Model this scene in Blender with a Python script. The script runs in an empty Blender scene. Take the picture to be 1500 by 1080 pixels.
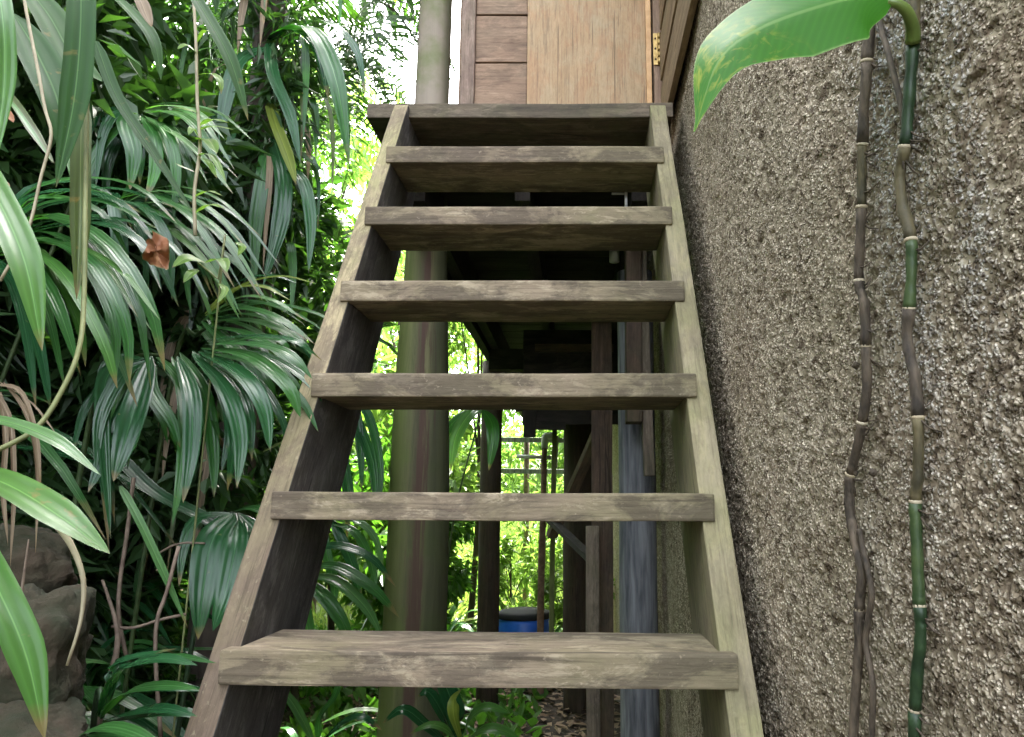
import bpy, bmesh, math, random
import numpy as np
from mathutils import Vector, Matrix, Quaternion

R = math.radians
random.seed(7)
rng = np.random.default_rng(11)
S = bpy.context.scene
C = S.collection

# ------------------------------------------------------------------ camera, sky, sun, exposure
CAM = Vector((0.0, 0.0, 1.38))
PITCH = R(10.3)
FPX = 1127.0                      # focal length in pixels of a 1500 px wide picture
cam_d = bpy.data.cameras.new('camera')
cam = bpy.data.objects.new('camera', cam_d)
C.objects.link(cam)
cam.location = CAM
cam.rotation_euler = (R(90) + PITCH, 0, 0)
cam_d.sensor_width = 36.0
cam_d.lens = 36.0 * FPX / 1500.0
cam_d.shift_x = -99.0 / 1500.0
cam_d.clip_start = 0.05
cam_d.clip_end = 600
S.camera = cam

SUN_EL, SUN_AZ = R(55), R(8)     # azimuth from +Y, positive = to the right
world = bpy.data.worlds.new('World')
S.world = world
world.use_nodes = True
wn = world.node_tree.nodes
bg = wn['Background']
sky = wn.new('ShaderNodeTexSky')
sky.sky_type = 'NISHITA'
sky.sun_disc = False
sky.sun_elevation = SUN_EL
sky.sun_rotation = SUN_AZ
sky.air_density = 1.0
sky.dust_density = 4.0
sky.ozone_density = 1.0
hs = wn.new('ShaderNodeHueSaturation')
hs.inputs['Saturation'].default_value = 0.35
world.node_tree.links.new(sky.outputs[0], hs.inputs['Color'])
world.node_tree.links.new(hs.outputs[0], bg.inputs[0])
bg.inputs[1].default_value = 0.15
sd = bpy.data.lights.new('sun', 'SUN')
sd.energy = 3.0
sd.angle = R(3)
sd.color = (1.0, 0.95, 0.86)
sun = bpy.data.objects.new('sun', sd)
C.objects.link(sun)
_dir = Vector((math.sin(SUN_AZ) * math.cos(SUN_EL), math.cos(SUN_AZ) * math.cos(SUN_EL), math.sin(SUN_EL)))
sun.rotation_euler = _dir.to_track_quat('Z', 'Y').to_euler()
sun.location = (-4, 10, 14)
S.view_settings.view_transform = 'Standard'
S.view_settings.look = 'None'
S.view_settings.gamma = 1.0
S.view_settings.use_curve_mapping = False
S.view_settings.exposure = 4.3
S.render.engine = 'CYCLES'
S.cycles.max_bounces = 8
S.cycles.transmission_bounces = 4
S.cycles.transparent_max_bounces = 4

# ------------------------------------------------------------------ geometry helpers
CP, SP = math.cos(PITCH), math.sin(PITCH)

def at(u, v, Y):
    """the place Y metres ahead that stands at picture direction (u, v)"""
    yn = (540.0 - v) / FPX
    D = Y / (CP - yn * SP)
    return Vector(((u - 849.0) / FPX * D, Y, CAM.z + D * (yn * CP + SP)))

def atx(u, v, x):
    """the place on the upright plane at x"""
    D = x * FPX / (u - 849.0)
    yn = (540.0 - v) / FPX
    return Vector((x, D * (CP - yn * SP), CAM.z + D * (yn * CP + SP)))

def tag(o, label=None, cat=None, group=None, kind=None):
    if label: o['label'] = label
    if cat: o['category'] = cat
    if group: o['group'] = group
    if kind: o['kind'] = kind
    return o

def thing(name, label, cat, loc, group=None):
    o = bpy.data.objects.new(name, None)
    C.objects.link(o)
    o.empty_display_size = 0.1
    o.location = loc
    return tag(o, label, cat, group)

def world_loc(o):
    p = Vector((0, 0, 0))
    while o is not None:
        p = p + o.location
        o = o.parent
    return p

def put(name, me, mat, parent=None, loc=None, rot=None, label=None):
    """link a mesh; loc is in world metres, parents are never rotated unless they have no children"""
    o = bpy.data.objects.new(name, me)
    C.objects.link(o)
    if mat is not None and len(me.materials) == 0:
        me.materials.append(mat)
    loc = Vector(loc) if loc is not None else Vector((0, 0, 0))
    if parent is not None:
        o.parent = parent
        o.location = loc - world_loc(parent)
    else:
        o.location = loc
    if rot is not None:
        o.rotation_euler = rot
    if label: o['label'] = label
    return o

def mesh_np(name, V, F, uv=None, smooth=True, mat=None):
    """V (n,3) floats, F (m,k) ints, all faces of k corners"""
    V = np.asarray(V, dtype=np.float32); F = np.asarray(F, dtype=np.int32)
    me = bpy.data.meshes.new(name)
    m, k = F.shape
    me.vertices.add(len(V)); me.vertices.foreach_set('co', V.ravel())
    me.loops.add(m * k); me.loops.foreach_set('vertex_index', F.ravel())
    me.polygons.add(m)
    me.polygons.foreach_set('loop_start', np.arange(0, m * k, k, dtype=np.int32))
    me.polygons.foreach_set('loop_total', np.full(m, k, dtype=np.int32))
    if uv is not None:
        l = me.uv_layers.new(name='UVMap')
        l.data.foreach_set('uv', np.asarray(uv, dtype=np.float32)[F.ravel()].ravel())
    me.polygons.foreach_set('use_smooth', np.full(m, smooth, dtype=bool))
    me.update(calc_edges=True)
    if mat is not None: me.materials.append(mat)
    return me

class MB:
    def __init__(self): self.v = []; self.f = []; self.uv = []
    def grid(self, P, closed=False):
        """P[i][j] rows of points"""
        b = len(self.v); n = len(P); m = len(P[0])
        for i in range(n):
            for j in range(m):
                self.v.append(tuple(P[i][j])); self.uv.append((j / max(1, m - 1), i / max(1, n - 1)))
        for i in range(n - 1):
            for j in range(m if closed else m - 1):
                a = b + i * m + j; c = b + i * m + (j + 1) % m
                self.f.append((a, c, c + m, a + m))
    def tube(self, pts, rad, k=8, cap=True):
        pts = [Vector(p) for p in pts]
        n = len(pts)
        if not hasattr(rad, '__len__'): rad = [rad] * n
        t0 = (pts[1] - pts[0]).normalized()
        a = Vector((1, 0, 0)) if abs(t0.x) < .8 else Vector((0, 1, 0))
        s = t0.cross(a).normalized()
        rows = []
        for i in range(n):
            t = (pts[min(i + 1, n - 1)] - pts[max(i - 1, 0)]).normalized()
            s = (s - t * s.dot(t)).normalized()
            q = t.cross(s)
            rows.append([pts[i] + (s * math.cos(2 * math.pi * j / k) + q * math.sin(2 * math.pi * j / k)) * rad[i] for j in range(k)])
        if cap:
            rows = [[pts[0]] * k] + rows + [[pts[-1]] * k]
        self.grid(rows, closed=True)
    def box(self, a, b):
        (x0, y0, z0), (x1, y1, z1) = a, b
        o = len(self.v)
        for z in (z0, z1):
            for x, y in ((x0, y0), (x1, y0), (x1, y1), (x0, y1)):
                self.v.append((x, y, z)); self.uv.append((0, 0))
        for q in ((0, 3, 2, 1), (4, 5, 6, 7), (0, 1, 5, 4), (1, 2, 6, 5), (2, 3, 7, 6), (3, 0, 4, 7)):
            self.f.append(tuple(o + i for i in q))
    def build(self, name, mat, parent=None, origin=None, smooth=True, label=None):
        V = np.array(self.v, dtype=np.float64)
        if origin is None:
            origin = world_loc(parent) if parent is not None else V.mean(0)
        origin = Vector(origin)
        V = V - np.array(origin)
        me = mesh_np(name, V, self.f, self.uv, smooth, mat)
        return put(name, me, mat, parent, origin, None, label)

def spline(ctrl, n):
    """Catmull-Rom through ctrl, n+1 points"""
    c = [Vector(p) for p in ctrl]
    if len(c) == 2:
        return [c[0].lerp(c[1], i / n) for i in range(n + 1)]
    c = [c[0] * 2 - c[1]] + c + [c[-1] * 2 - c[-2]]
    m = len(c) - 3
    out = []
    for i in range(n + 1):
        t = i / n * m; k = min(int(t), m - 1); t -= k
        p0, p1, p2, p3 = c[k], c[k + 1], c[k + 2], c[k + 3]
        out.append(0.5 * ((2 * p1) + (p2 - p0) * t + (2 * p0 - 5 * p1 + 4 * p2 - p3) * t * t + (3 * p1 - p0 - 3 * p2 + p3) * t ** 3))
    return out

def lance(t, a=.55, b=.8, base=.08):
    tm = a / (a + b)
    top = tm ** a * (1 - tm) ** b
    return max(base * (1 - t), (t ** a) * ((1 - t) ** b) / top)

def strap(t):
    return max(0.0, min(1.0, (t / .12 + .35)) * min(1, ((1 - t) / .35)) ** .75)

def leaf_points(mb, ctrl, W, n=11, m=5, prof=lance, facing=None, pleat=.0, fold=.12, wav=.0, seed=0, thick=False):
    P = spline(ctrl, n)
    rr = random.Random(seed)
    ph = rr.random() * 6
    rows = []
    for i in range(n + 1):
        t = i / n
        T = (P[min(i + 1, n)] - P[max(i - 1, 0)]).normalized()
        N0 = facing if facing is not None else ((CAM - P[i]).normalized() * .55 + Vector((0, 0, .75)))
        Sd = T.cross(N0)
        if Sd.length < 1e-4: Sd = T.cross(Vector((.3, -.5, .8)))
        Sd.normalize()
        N = Sd.cross(T).normalized()
        w = W * prof(t) * .5
        row = []
        for j in range(m):
            a = -1 + 2 * j / (m - 1)
            h = fold * abs(a) * w - (.0)
            if pleat: h += pleat * W * (1 if j % 2 else 0) * min(1, prof(t) * 1.2)
            if wav: h += wav * W * math.sin(t * 9 + ph + a * 1.3)
            row.append(P[i] + Sd * (a * w) + N * h)
        rows.append(row)
    mb.grid(rows)

# ------------------------------------------------------------------ material helpers
def mat_new(name):
    m = bpy.data.materials.new(name); m.use_nodes = True
    nt = m.node_tree
    return m, nt, nt.nodes, nt.links, nt.nodes['Principled BSDF']

def noise(n, scale, detail=4, rough=.55, dist=0, dim='3D'):
    t = n.new('ShaderNodeTexNoise'); t.noise_dimensions = dim
    t.inputs['Scale'].default_value = scale; t.inputs['Detail'].default_value = detail
    t.inputs['Roughness'].default_value = rough; t.inputs['Distortion'].default_value = dist
    return t

def ramp(n, stops, interp='LINEAR'):
    r = n.new('ShaderNodeValToRGB'); cr = r.color_ramp; cr.interpolation = interp
    while len(cr.elements) < len(stops): cr.elements.new(.5)
    for e, (p, c) in zip(cr.elements, stops):
        e.position = p
        e.color = (c, c, c, 1) if not hasattr(c, '__len__') else (*c, 1)
    return r

def mixc(n, l, fac, a, b, mode='MIX'):
    x = n.new('ShaderNodeMix'); x.data_type = 'RGBA'; x.blend_type = mode
    for sock, val in ((x.inputs[0], fac), (x.inputs[6], a), (x.inputs[7], b)):
        if hasattr(val, 'is_output') or isinstance(val, bpy.types.NodeSocket): l.new(val, sock)
        elif hasattr(val, '__len__'): sock.default_value = (*val, 1)
        else: sock.default_value = val
    return x.outputs[2]

def math_(n, l, op, a, b=None):
    x = n.new('ShaderNodeMath'); x.operation = op
    for s, v in ((x.inputs[0], a), (x.inputs[1], b)):
        if v is None: continue
        if isinstance(v, bpy.types.NodeSocket): l.new(v, s)
        else: s.default_value = v
    return x.outputs[0]

def wood(name, dark, light, algae=(.12, .13, .045), algae_amt=.4, fleck=.3, stain=.45, rough=.8, grain=1.0, bump=.25, stainc=(.05, .04, .032), axis='X', xgrad=None, patchc=None):
    """weathered timber, grain along local X"""
    m, nt, n, l, b = mat_new(name)
    tc = n.new('ShaderNodeTexCoord'); oi = n.new('ShaderNodeObjectInfo')
    off = n.new('ShaderNodeVectorMath'); off.operation = 'ADD'
    sc = n.new('ShaderNodeVectorMath'); sc.operation = 'SCALE'; sc.inputs[3].default_value = 37.0
    cx = n.new('ShaderNodeCombineXYZ')
    for i in range(3): l.new(oi.outputs['Random'], cx.inputs[i])
    l.new(cx.outputs[0], sc.inputs[0]); l.new(tc.outputs['Object'], off.inputs[0]); l.new(sc.outputs[0], off.inputs[1])
    def stretched(sx, s):
        mp = n.new('ShaderNodeMapping'); mp.inputs['Scale'].default_value = (sx, s, s) if axis == 'X' else (s, s, sx)
        l.new(off.outputs[0], mp.inputs[0]); return mp.outputs[0]
    g1 = noise(n, 1, 6, .6, .8); l.new(stretched(2.2 * grain, 26 * grain), g1.inputs[0])
    g2 = noise(n, 1, 6, .7, .3); l.new(stretched(7 * grain, 190 * grain), g2.inputs[0])
    g3 = noise(n, 1, 4, .7, 1.0); l.new(stretched(26, 90), g3.inputs[0])
    big = noise(n, 5.5, 5, .62, .4); l.new(off.outputs[0], big.inputs[0])
    big2 = noise(n, 9, 7, .72, .5); l.new(stretched(.62, 1.3), big2.inputs[0])
    big3 = noise(n, 16, 6, .75, .6); l.new(stretched(.5, 1.5), big3.inputs[0])
    sp = noise(n, 95, 4, .7, .2); l.new(stretched(.7, 1), sp.inputs[0])
    col = mixc(n, l, ramp_out(n, l, g1.outputs[0], [(.3, 0.), (.7, 1.)]), dark, light)
    alg = ramp_out(n, l, big.outputs[0], [(.5 - .22 * algae_amt, 0.), (.72 - .2 * algae_amt, 1.)])
    alg = math_(n, l, 'MULTIPLY', alg, min(1., .35 + algae_amt))
    col = mixc(n, l, alg, col, algae)
    st = ramp_out(n, l, big2.outputs[0], [(.47, 0.), (.555, 1.)])
    wr = math_(n, l, 'MULTIPLY', ramp_out(n, l, big3.outputs[0], [(.52, 0.), (.60, 1.)]), min(1., fleck * 1.6))
    col = mixc(n, l, wr, col, patchc or tuple(min(.6, c * 1.35 + .02) for c in light))
    if xgrad:
        sxx = n.new('ShaderNodeSeparateXYZ'); l.new(tc.outputs['Object'], sxx.inputs[0])
        gv = math_(n, l, 'ADD', sxx.outputs[0], math_(n, l, 'MULTIPLY', math_(n, l, 'SUBTRACT', big2.outputs[0], .5), xgrad[4]))
        mr_ = n.new('ShaderNodeMapRange'); mr_.inputs[1].default_value = xgrad[0]; mr_.inputs[2].default_value = xgrad[1]; l.new(gv, mr_.inputs[0])
        col = mixc(n, l, math_(n, l, 'MULTIPLY', mr_.outputs[0], xgrad[3]), col, xgrad[2])
    st = math_(n, l, 'MULTIPLY', st, stain)
    col = mixc(n, l, st, col, stainc)
    col = mixc(n, l, .28, col, ramp_out(n, l, g3.outputs[0], [(.36, .55), (.52, 1.0), (.66, 1.22)]), 'MULTIPLY')
    fine = ramp_out(n, l, g2.outputs[0], [(.34, .40), (.50, 1.0)])
    col = mixc(n, l, .6, col, fine, 'MULTIPLY')
    ck = noise(n, 1, 2, .5, .6); l.new(stretched(1.1, 34), ck.inputs[0])
    col = mixc(n, l, math_(n, l, 'MULTIPLY', ramp_out(n, l, ck.outputs[0], [(.685, 0.), (.70, 1.), (.72, 1.), (.735, 0.)]), .75), col, tuple(c * .35 for c in dark))
    fl = ramp_out(n, l, sp.outputs[0], [(.62, 0.), (.74, 1.)])
    fl = math_(n, l, 'MULTIPLY', fl, fleck * .6)
    col = mixc(n, l, fl, col, tuple(min(.6, c * 1.7 + .05) for c in light))
    l.new(col, b.inputs['Base Color'])
    b.inputs['Roughness'].default_value = rough
    b.inputs['Specular IOR Level'].default_value = .3
    h = math_(n, l, 'ADD', g1.outputs[0], math_(n, l, 'MULTIPLY', g2.outputs[0], .7))
    h = math_(n, l, 'ADD', h, math_(n, l, 'MULTIPLY', sp.outputs[0], .4))
    bp = n.new('ShaderNodeBump'); bp.inputs['Strength'].default_value = bump * 2; bp.inputs['Distance'].default_value = .003
    l.new(h, bp.inputs['Height']); l.new(bp.outputs[0], b.inputs['Normal'])
    return m

def ramp_out(n, l, sock, stops):
    r = ramp(n, stops); l.new(sock, r.inputs[0]); return r.outputs[0]

def leaf_mat(name, col, col2, rough=.3, trans=.35, tcol=None, veins=7, spots=0.0, spec=.38):
    """leaf blade: base colour varied from leaf to leaf, faint parallel veins across u, some light passing through"""
    m, nt, n, l, b = mat_new(name)
    oi = n.new('ShaderNodeObjectInfo'); ge = n.new('ShaderNodeNewGeometry'); tc = n.new('ShaderNodeTexCoord')
    nz = noise(n, 9, 3); l.new(tc.outputs['Object'], nz.inputs[0])
    r1 = math_(n, l, 'ADD', oi.outputs['Random'], ge.outputs['Random Per Island'])
    r1 = math_(n, l, 'FRACT', r1)
    r1 = math_(n, l, 'ADD', math_(n, l, 'MULTIPLY', r1, .6), math_(n, l, 'MULTIPLY', nz.outputs[0], .5))
    c = mixc(n, l, r1, col, col2)
    bump_in = None
    if veins:
        sx = n.new('ShaderNodeSeparateXYZ'); l.new(tc.outputs['UV'], sx.inputs[0])
        w = math_(n, l, 'SINE', math_(n, l, 'MULTIPLY', sx.outputs[0], veins * 2 * math.pi))
        wv = ramp_out(n, l, math_(n, l, 'ADD', math_(n, l, 'MULTIPLY', w, .5), .5), [(.0, .86), (.85, 1.0), (1., 1.1)])
        c = mixc(n, l, .8, c, wv, 'MULTIPLY')
        mid = math_(n, l, 'ABSOLUTE', math_(n, l, 'SUBTRACT', sx.outputs[0], .5))
        mr = ramp_out(n, l, mid, [(.012, .55), (.03, 0.)])
        c = mixc(n, l, mr, c, tuple(min(.5, x * 1.9 + .03) for x in col2))
        bump_in = w
    if spots:
        s1 = noise(n, 26, 4, .6, .4); l.new(tc.outputs['Object'], s1.inputs[0])
        sr = ramp_out(n, l, s1.outputs[0], [(.63, 0.), (.70, 1.)])
        c = mixc(n, l, math_(n, l, 'MULTIPLY', sr, spots), c, (.22, .15, .05))
    if veins:
        tn = noise(n, 7, 4, .65); l.new(tc.outputs['Object'], tn.inputs[0])
        tv = math_(n, l, 'ADD', sx.outputs[1], math_(n, l, 'MULTIPLY', math_(n, l, 'SUBTRACT', tn.outputs[0], .5), .35))
        tv = math_(n, l, 'ADD', tv, math_(n, l, 'MULTIPLY', oi.outputs['Random'], .14))
        c = mixc(n, l, ramp_out(n, l, tv, [(1.0 - .01, 0.), (1.0, .0)]) if False else ramp_out(n, l, math_(n, l, 'MULTIPLY', tv, .8), [(.80, 0.), (.86, .85)]), c, (.19, .135, .06))
        fk = noise(n, 70, 3, .6); l.new(tc.outputs['Object'], fk.inputs[0])
        c = mixc(n, l, math_(n, l, 'MULTIPLY', ramp_out(n, l, fk.outputs[0], [(.68, 0.), (.74, 1.)]), .5), c, (.15, .16, .06))
    l.new(c, b.inputs['Base Color'])
    b.inputs['Roughness'].default_value = rough
    b.inputs['Specular IOR Level'].default_value = spec
    if bump_in is not None:
        bp = n.new('ShaderNodeBump'); bp.inputs['Strength'].default_value = .12; bp.inputs['Distance'].default_value = .003
        l.new(bump_in, bp.inputs['Height']); l.new(bp.outputs[0], b.inputs['Normal'])
    tr = n.new('ShaderNodeBsdfTranslucent')
    tcc = mixc(n, l, 1.0, c, tcol or (1.5, 1.9, .55), 'MULTIPLY')
    l.new(tcc, tr.inputs[0])
    mx = n.new('ShaderNodeMixShader'); mx.inputs[0].default_value = trans
    l.new(b.outputs[0], mx.inputs[1]); l.new(tr.outputs[0], mx.inputs[2])
    l.new(mx.outputs[0], n['Material Output'].inputs[0])
    return m

def plain(name, c1, c2, scale=12, rough=.6, bump=.2, dist=.004, metal=0, detail=5, stretch=(1, 1, 1)):
    m, nt, n, l, b = mat_new(name)
    tc = n.new('ShaderNodeTexCoord')
    mp = n.new('ShaderNodeMapping'); mp.inputs['Scale'].default_value = stretch
    l.new(tc.outputs['Object'], mp.inputs[0])
    nz = noise(n, scale, detail, .6, .3); l.new(mp.outputs[0], nz.inputs[0])
    l.new(ramp_out(n, l, nz.outputs[0], [(.35, c1), (.65, c2)]), b.inputs['Base Color'])
    b.inputs['Roughness'].default_value = rough; b.inputs['Metallic'].default_value = metal
    if bump:
        bp = n.new('ShaderNodeBump'); bp.inputs['Strength'].default_value = bump; bp.inputs['Distance'].default_value = dist
        l.new(nz.outputs[0], bp.inputs['Height']); l.new(bp.outputs[0], b.inputs['Normal'])
    return m

# ------------------------------------------------------------------ timber builders (long axis = local X)
def board_mesh(name, poly, thick, mat, bevel=.004, wob=.0012, cuts=9, seed=0):
    """outline poly in local XY, thickness along local Z, worn edges"""
    bm = bmesh.new()
    vs = [bm.verts.new((x, y, -thick / 2)) for x, y in poly]
    f = bm.faces.new(vs)
    r = bmesh.ops.extrude_face_region(bm, geom=[f])
    for e in r['geom']:
        if isinstance(e, bmesh.types.BMVert): e.co.z += thick
    bmesh.ops.recalc_face_normals(bm, faces=bm.faces)
    es = [e for e in bm.edges if e.calc_face_angle(0) > .5]
    if bevel:
        bmesh.ops.bevel(bm, geom=es, offset=bevel, segments=2, affect='EDGES', profile=.6)
    x0 = min(p[0] for p in poly); x1 = max(p[0] for p in poly)
    for i in range(1, cuts):
        x = x0 + (x1 - x0) * i / cuts
        bmesh.ops.bisect_plane(bm, geom=bm.verts[:] + bm.edges[:] + bm.faces[:], plane_co=(x, 0, 0), plane_no=(1, 0, 0))
    rr = random.Random(seed)
    if wob:
        a = [rr.uniform(3, 9) for _ in range(4)]; p = [rr.uniform(0, 6) for _ in range(4)]
        for v in bm.verts:
            x = v.co.x
            v.co.y += wob * (math.sin(a[0] * x + p[0]) + .6 * math.sin(a[1] * 2.3 * x + p[1] + v.co.z * 30))
            v.co.z += wob * .8 * (math.sin(a[2] * x + p[2]) + .6 * math.sin(a[3] * 2.7 * x + p[3] + v.co.y * 25))
    me = bpy.data.meshes.new(name); bm.to_mesh(me); bm.free()
    me.materials.append(mat)
    return me

def rect(lx, ly): return [(-lx / 2, -ly / 2), (lx / 2, -ly / 2), (lx / 2, ly / 2), (-lx / 2, ly / 2)]

RX = {'x': None, 'z': (0, R(-90), 0), 'y': (0, 0, R(90))}
_bs = [0]
def board(name, c, axis, L, w, t, mat, parent, bevel=.003, wob=.0012, label=None, rot=None):
    """plain board centred at c. axis 'x': w is along y, t along z; 'y': w along x, t along z; 'z': w along y, t along x"""
    _bs[0] += 1
    me = board_mesh(name, rect(L, w), t, mat, bevel, wob, max(2, min(9, int(L / .25))), _bs[0])
    return put(name, me, mat, parent, c, rot or RX[axis], label)

def beam_between(name, a, b, w, t, mat, parent, label=None, roll=0):
    a = Vector(a); b = Vector(b); d = b - a
    _bs[0] += 1
    me = board_mesh(name, rect(d.length, w), t, mat, .004, .0012, 6, _bs[0])
    q = d.to_track_quat('X', 'Z') @ Quaternion((1, 0, 0), roll)
    return put(name, me, mat, parent, (a + b) / 2, q.to_euler(), label)

def log(name, pts, rad, mat, parent, k=16, rough=.03, seed=0, label=None, n=18):
    rr = random.Random(seed)
    P = spline(pts, n)
    mb = MB(); rows = []
    ph = [rr.uniform(0, 6) for _ in range(6)]
    for i, p in enumerate(P):
        t = i / n
        if hasattr(rad, '__len__'):
            x = t * (len(rad) - 1); q = min(int(x), len(rad) - 2); r0 = rad[q] + (rad[q + 1] - rad[q]) * (x - q)
        else: r0 = rad
        T = (P[min(i + 1, n)] - P[max(i - 1, 0)]).normalized()
        s = T.cross(Vector((0, 1, 0))).normalized(); q2 = T.cross(s)
        row = []
        for j in range(k):
            a = 2 * math.pi * j / k
            r = r0 * (1 + rough * math.sin(3 * a + ph[0] + t * 4) + rough * .7 * math.sin(5 * a + ph[1] - t * 7) + rough * .5 * math.sin(t * 23 + ph[2] + a))
            row.append(p + (s * math.cos(a) + q2 * math.sin(a)) * r)
        rows.append(row)
    rows = [[P[0]] * k] + rows + [[P[-1]] * k]
    mb.grid(rows, closed=True)
    return mb.build(name, mat, parent, origin=(P[0] + P[-1]) / 2, label=label)

# ------------------------------------------------------------------ materials
M = {}
M['tread'] = wood('weathered_tread', (.175, .132, .090), (.325, .252, .172), (.225, .192, .105), .28, .62, .62, stainc=(.072, .054, .041), xgrad=(.02, .42, (.215, .192, .105), .65, .7), patchc=(.39, .315, .215))
M['stringer_l'] = wood('weathered_stringer', (.190, .150, .090), (.350, .285, .175), (.27, .245, .115), .4, .45, .6, stainc=(.130, .090, .066), xgrad=(.55, -.15, (.105, .066, .056), .8, 1.1), patchc=(.43, .345, .20))
M['stringer_shade'] = wood('shaded_stringer_side', (.060, .054, .052), (.125, .114, .106), (.09, .09, .06), .2, .4, .4, stainc=(.030, .026, .026))  # weathered grey, with the shade on the stringer's side painted in
M['stringer_r'] = wood('mossy_stringer', (.190, .160, .102), (.310, .265, .165), (.235, .222, .105), .45, .2, .3, patchc=(.36, .31, .16), stainc=(.12, .09, .055))
M['deck'] = wood('deck_timber', (.07, .052, .038), (.17, .13, .088), (.105, .10, .055), .3, .25, .4)
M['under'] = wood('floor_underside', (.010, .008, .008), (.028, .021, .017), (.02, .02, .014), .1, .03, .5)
M['wallboard'] = wood('wall_board_red_brown', (.23, .145, .098), (.36, .245, .165), (.30, .22, .15), .1, .15, .25, bump=.15)
M['trim'] = wood('trim_board', (.16, .11, .085), (.30, .21, .165), (.22, .18, .12), .15, .2, .2)
M['ply'] = wood('plywood', (.34, .215, .105), (.41, .268, .140), (.38, .30, .18), .30, .12, .35, rough=.55, grain=.8, bump=.06, stainc=(.36, .17, .075))
M['door'] = wood('door_board', (.20, .135, .075), (.36, .26, .155), (.28, .23, .13), .2, .15, .15)
M['post_dark'] = wood('dark_post', (.028, .018, .014), (.075, .047, .034), (.05, .045, .028), .2, .05, .4, axis='Z')
M['post_brown'] = wood('brown_post', (.06, .038, .025), (.15, .10, .066), (.09, .085, .045), .25, .1, .4)
M['post_grey'] = wood('grey_post', (.12, .095, .07), (.26, .205, .15), (.15, .14, .08), .25, .2, .3)
M['plank_green'] = wood('green_plank', (.07, .075, .03), (.15, .155, .06), (.13, .15, .05), .7, .1, .2)
M['rust'] = plain('rusty_pipe', (.10, .055, .035), (.20, .12, .075), 30, .75, .2, .002)
M['pvc'] = plain('white_plastic', (.62, .61, .57), (.72, .71, .68), 14, .45, .03)
M['brass'] = plain('brass', (.30, .20, .075), (.52, .37, .15), 90, .5, .1, .001, metal=1)
M['blue'] = plain('blue_plastic', (.020, .12, .62), (.03, .16, .72), 9, .38, .05)
M['lid'] = plain('black_plastic', (.006, .006, .008), (.012, .012, .014), 12, .85, .05)
M['concrete'] = plain('grey_column', (.075, .080, .092), (.265, .272, .285), 13, .7, .35, .004, detail=9, stretch=(3.0, 3.0, .30))
M['stem_brown'] = plain('vine_bark', (.032, .024, .016), (.14, .105, .070), 70, .8, .8, .003, stretch=(1, 1, .3))
M['stem_olive'] = plain('vine_olive', (.040, .034, .016), (.15, .12, .055), 60, .7, .6, .002, stretch=(1, 1, .3))
M['stem_dark'] = plain('vine_dark_green', (.010, .026, .010), (.030, .062, .022), 45, .5, .4, .0015)
M['stem_green'] = plain('vine_green', (.026, .052, .016), (.065, .098, .032), 45, .5, .4, .0015)
M['ring'] = plain('node_ring', (.40, .32, .20), (.58, .50, .36), 60, .6, .1, .001)
M['petiole'] = plain('petiole', (.10, .15, .03), (.16, .22, .05), 20, .4, .05)
M['twig'] = plain('dead_twig', (.10, .068, .048), (.22, .16, .115), 30, .8, .3, .002)
M['liana'] = plain('liana', (.14, .16, .06), (.24, .25, .10), 25, .6, .2, .001)
M['pale_stem'] = plain('pale_stem', (.30, .25, .16), (.42, .36, .24), 25, .6, .2, .001)
M['bark'] = plain('tree_bark', (.035, .026, .018), (.09, .07, .05), 14, .85, .8, .015, stretch=(1, 1, .3))
M['stone'] = plain('mossy_stone', (.016, .021, .007), (.052, .036, .021), 16, .95, 1.0, .02, detail=9)
M['dull'] = leaf_mat('leaf_dull', (.020, .062, .018), (.045, .10, .028), .55, .28, None, 3, .4, .2)
M['edge'] = plain('raw_panel_edge', (.52, .29, .12), (.66, .40, .19), 30, .6, .05)
M['dryleaf'] = leaf_mat('dry_leaf', (.20, .072, .028), (.30, .125, .055), .6, .10, (1.4, 1., .6), 3)
M['tan'] = leaf_mat('tan_dead_blade', (.16, .115, .07), (.26, .19, .12), .6, .25, (1.2, 1.1, .8), 3)
M['deep'] = leaf_mat('leaf_deep', (.010, .056, .020), (.024, .090, .030), .27, .22, None, 4)
M['mid'] = leaf_mat('leaf_mid', (.020, .088, .020), (.042, .130, .030), .28, .3, None, 4)
M['bright'] = leaf_mat('leaf_bright', (.050, .145, .026), (.078, .185, .038), .34, .35, None, 3)
M['brightspot'] = leaf_mat('leaf_bright_spotted', (.055, .15, .028), (.085, .19, .040), .34, .35, None, 3, .8)
M['yellow'] = leaf_mat('leaf_yellow', (.14, .20, .03), (.22, .27, .05), .35, .45, (1.3, 1.4, .5), 3)
M['pale'] = leaf_mat('leaf_pale', (.055, .15, .045), (.10, .20, .065), .32, .3, None, 3)
M['old'] = leaf_mat('leaf_old', (.045, .08, .025), (.10, .12, .04), .4, .3, None, 3, 1.0)
M['vineleaf'] = leaf_mat('vine_leaf', (.11, .20, .04), (.20, .30, .08), .4, .4, None, 2)
M['crown_dark'] = leaf_mat('crown_dark', (.022, .055, .018), (.045, .095, .028), .4, .25, None, 0)
M['crown_mid'] = leaf_mat('crown_mid', (.040, .10, .022), (.075, .16, .035), .42, .40, None, 0)
M['crown_light'] = leaf_mat('crown_light', (.095, .17, .040), (.16, .26, .065), .45, .45, (1.4, 1.5, .8), 0)
M['crown_grey'] = leaf_mat('crown_grey', (.08, .13, .075), (.125, .18, .105), .45, .45, (1.3, 1.5, .9), 0)
M['grass'] = leaf_mat('grass', (.13, .20, .07), (.25, .32, .14), .55, .4, (1.3, 1.4, .5), 0)
M['litter'] = leaf_mat('leaf_litter', (.11, .065, .038), (.30, .215, .14), .7, .12, (1.1, 1., .8), 0)

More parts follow.
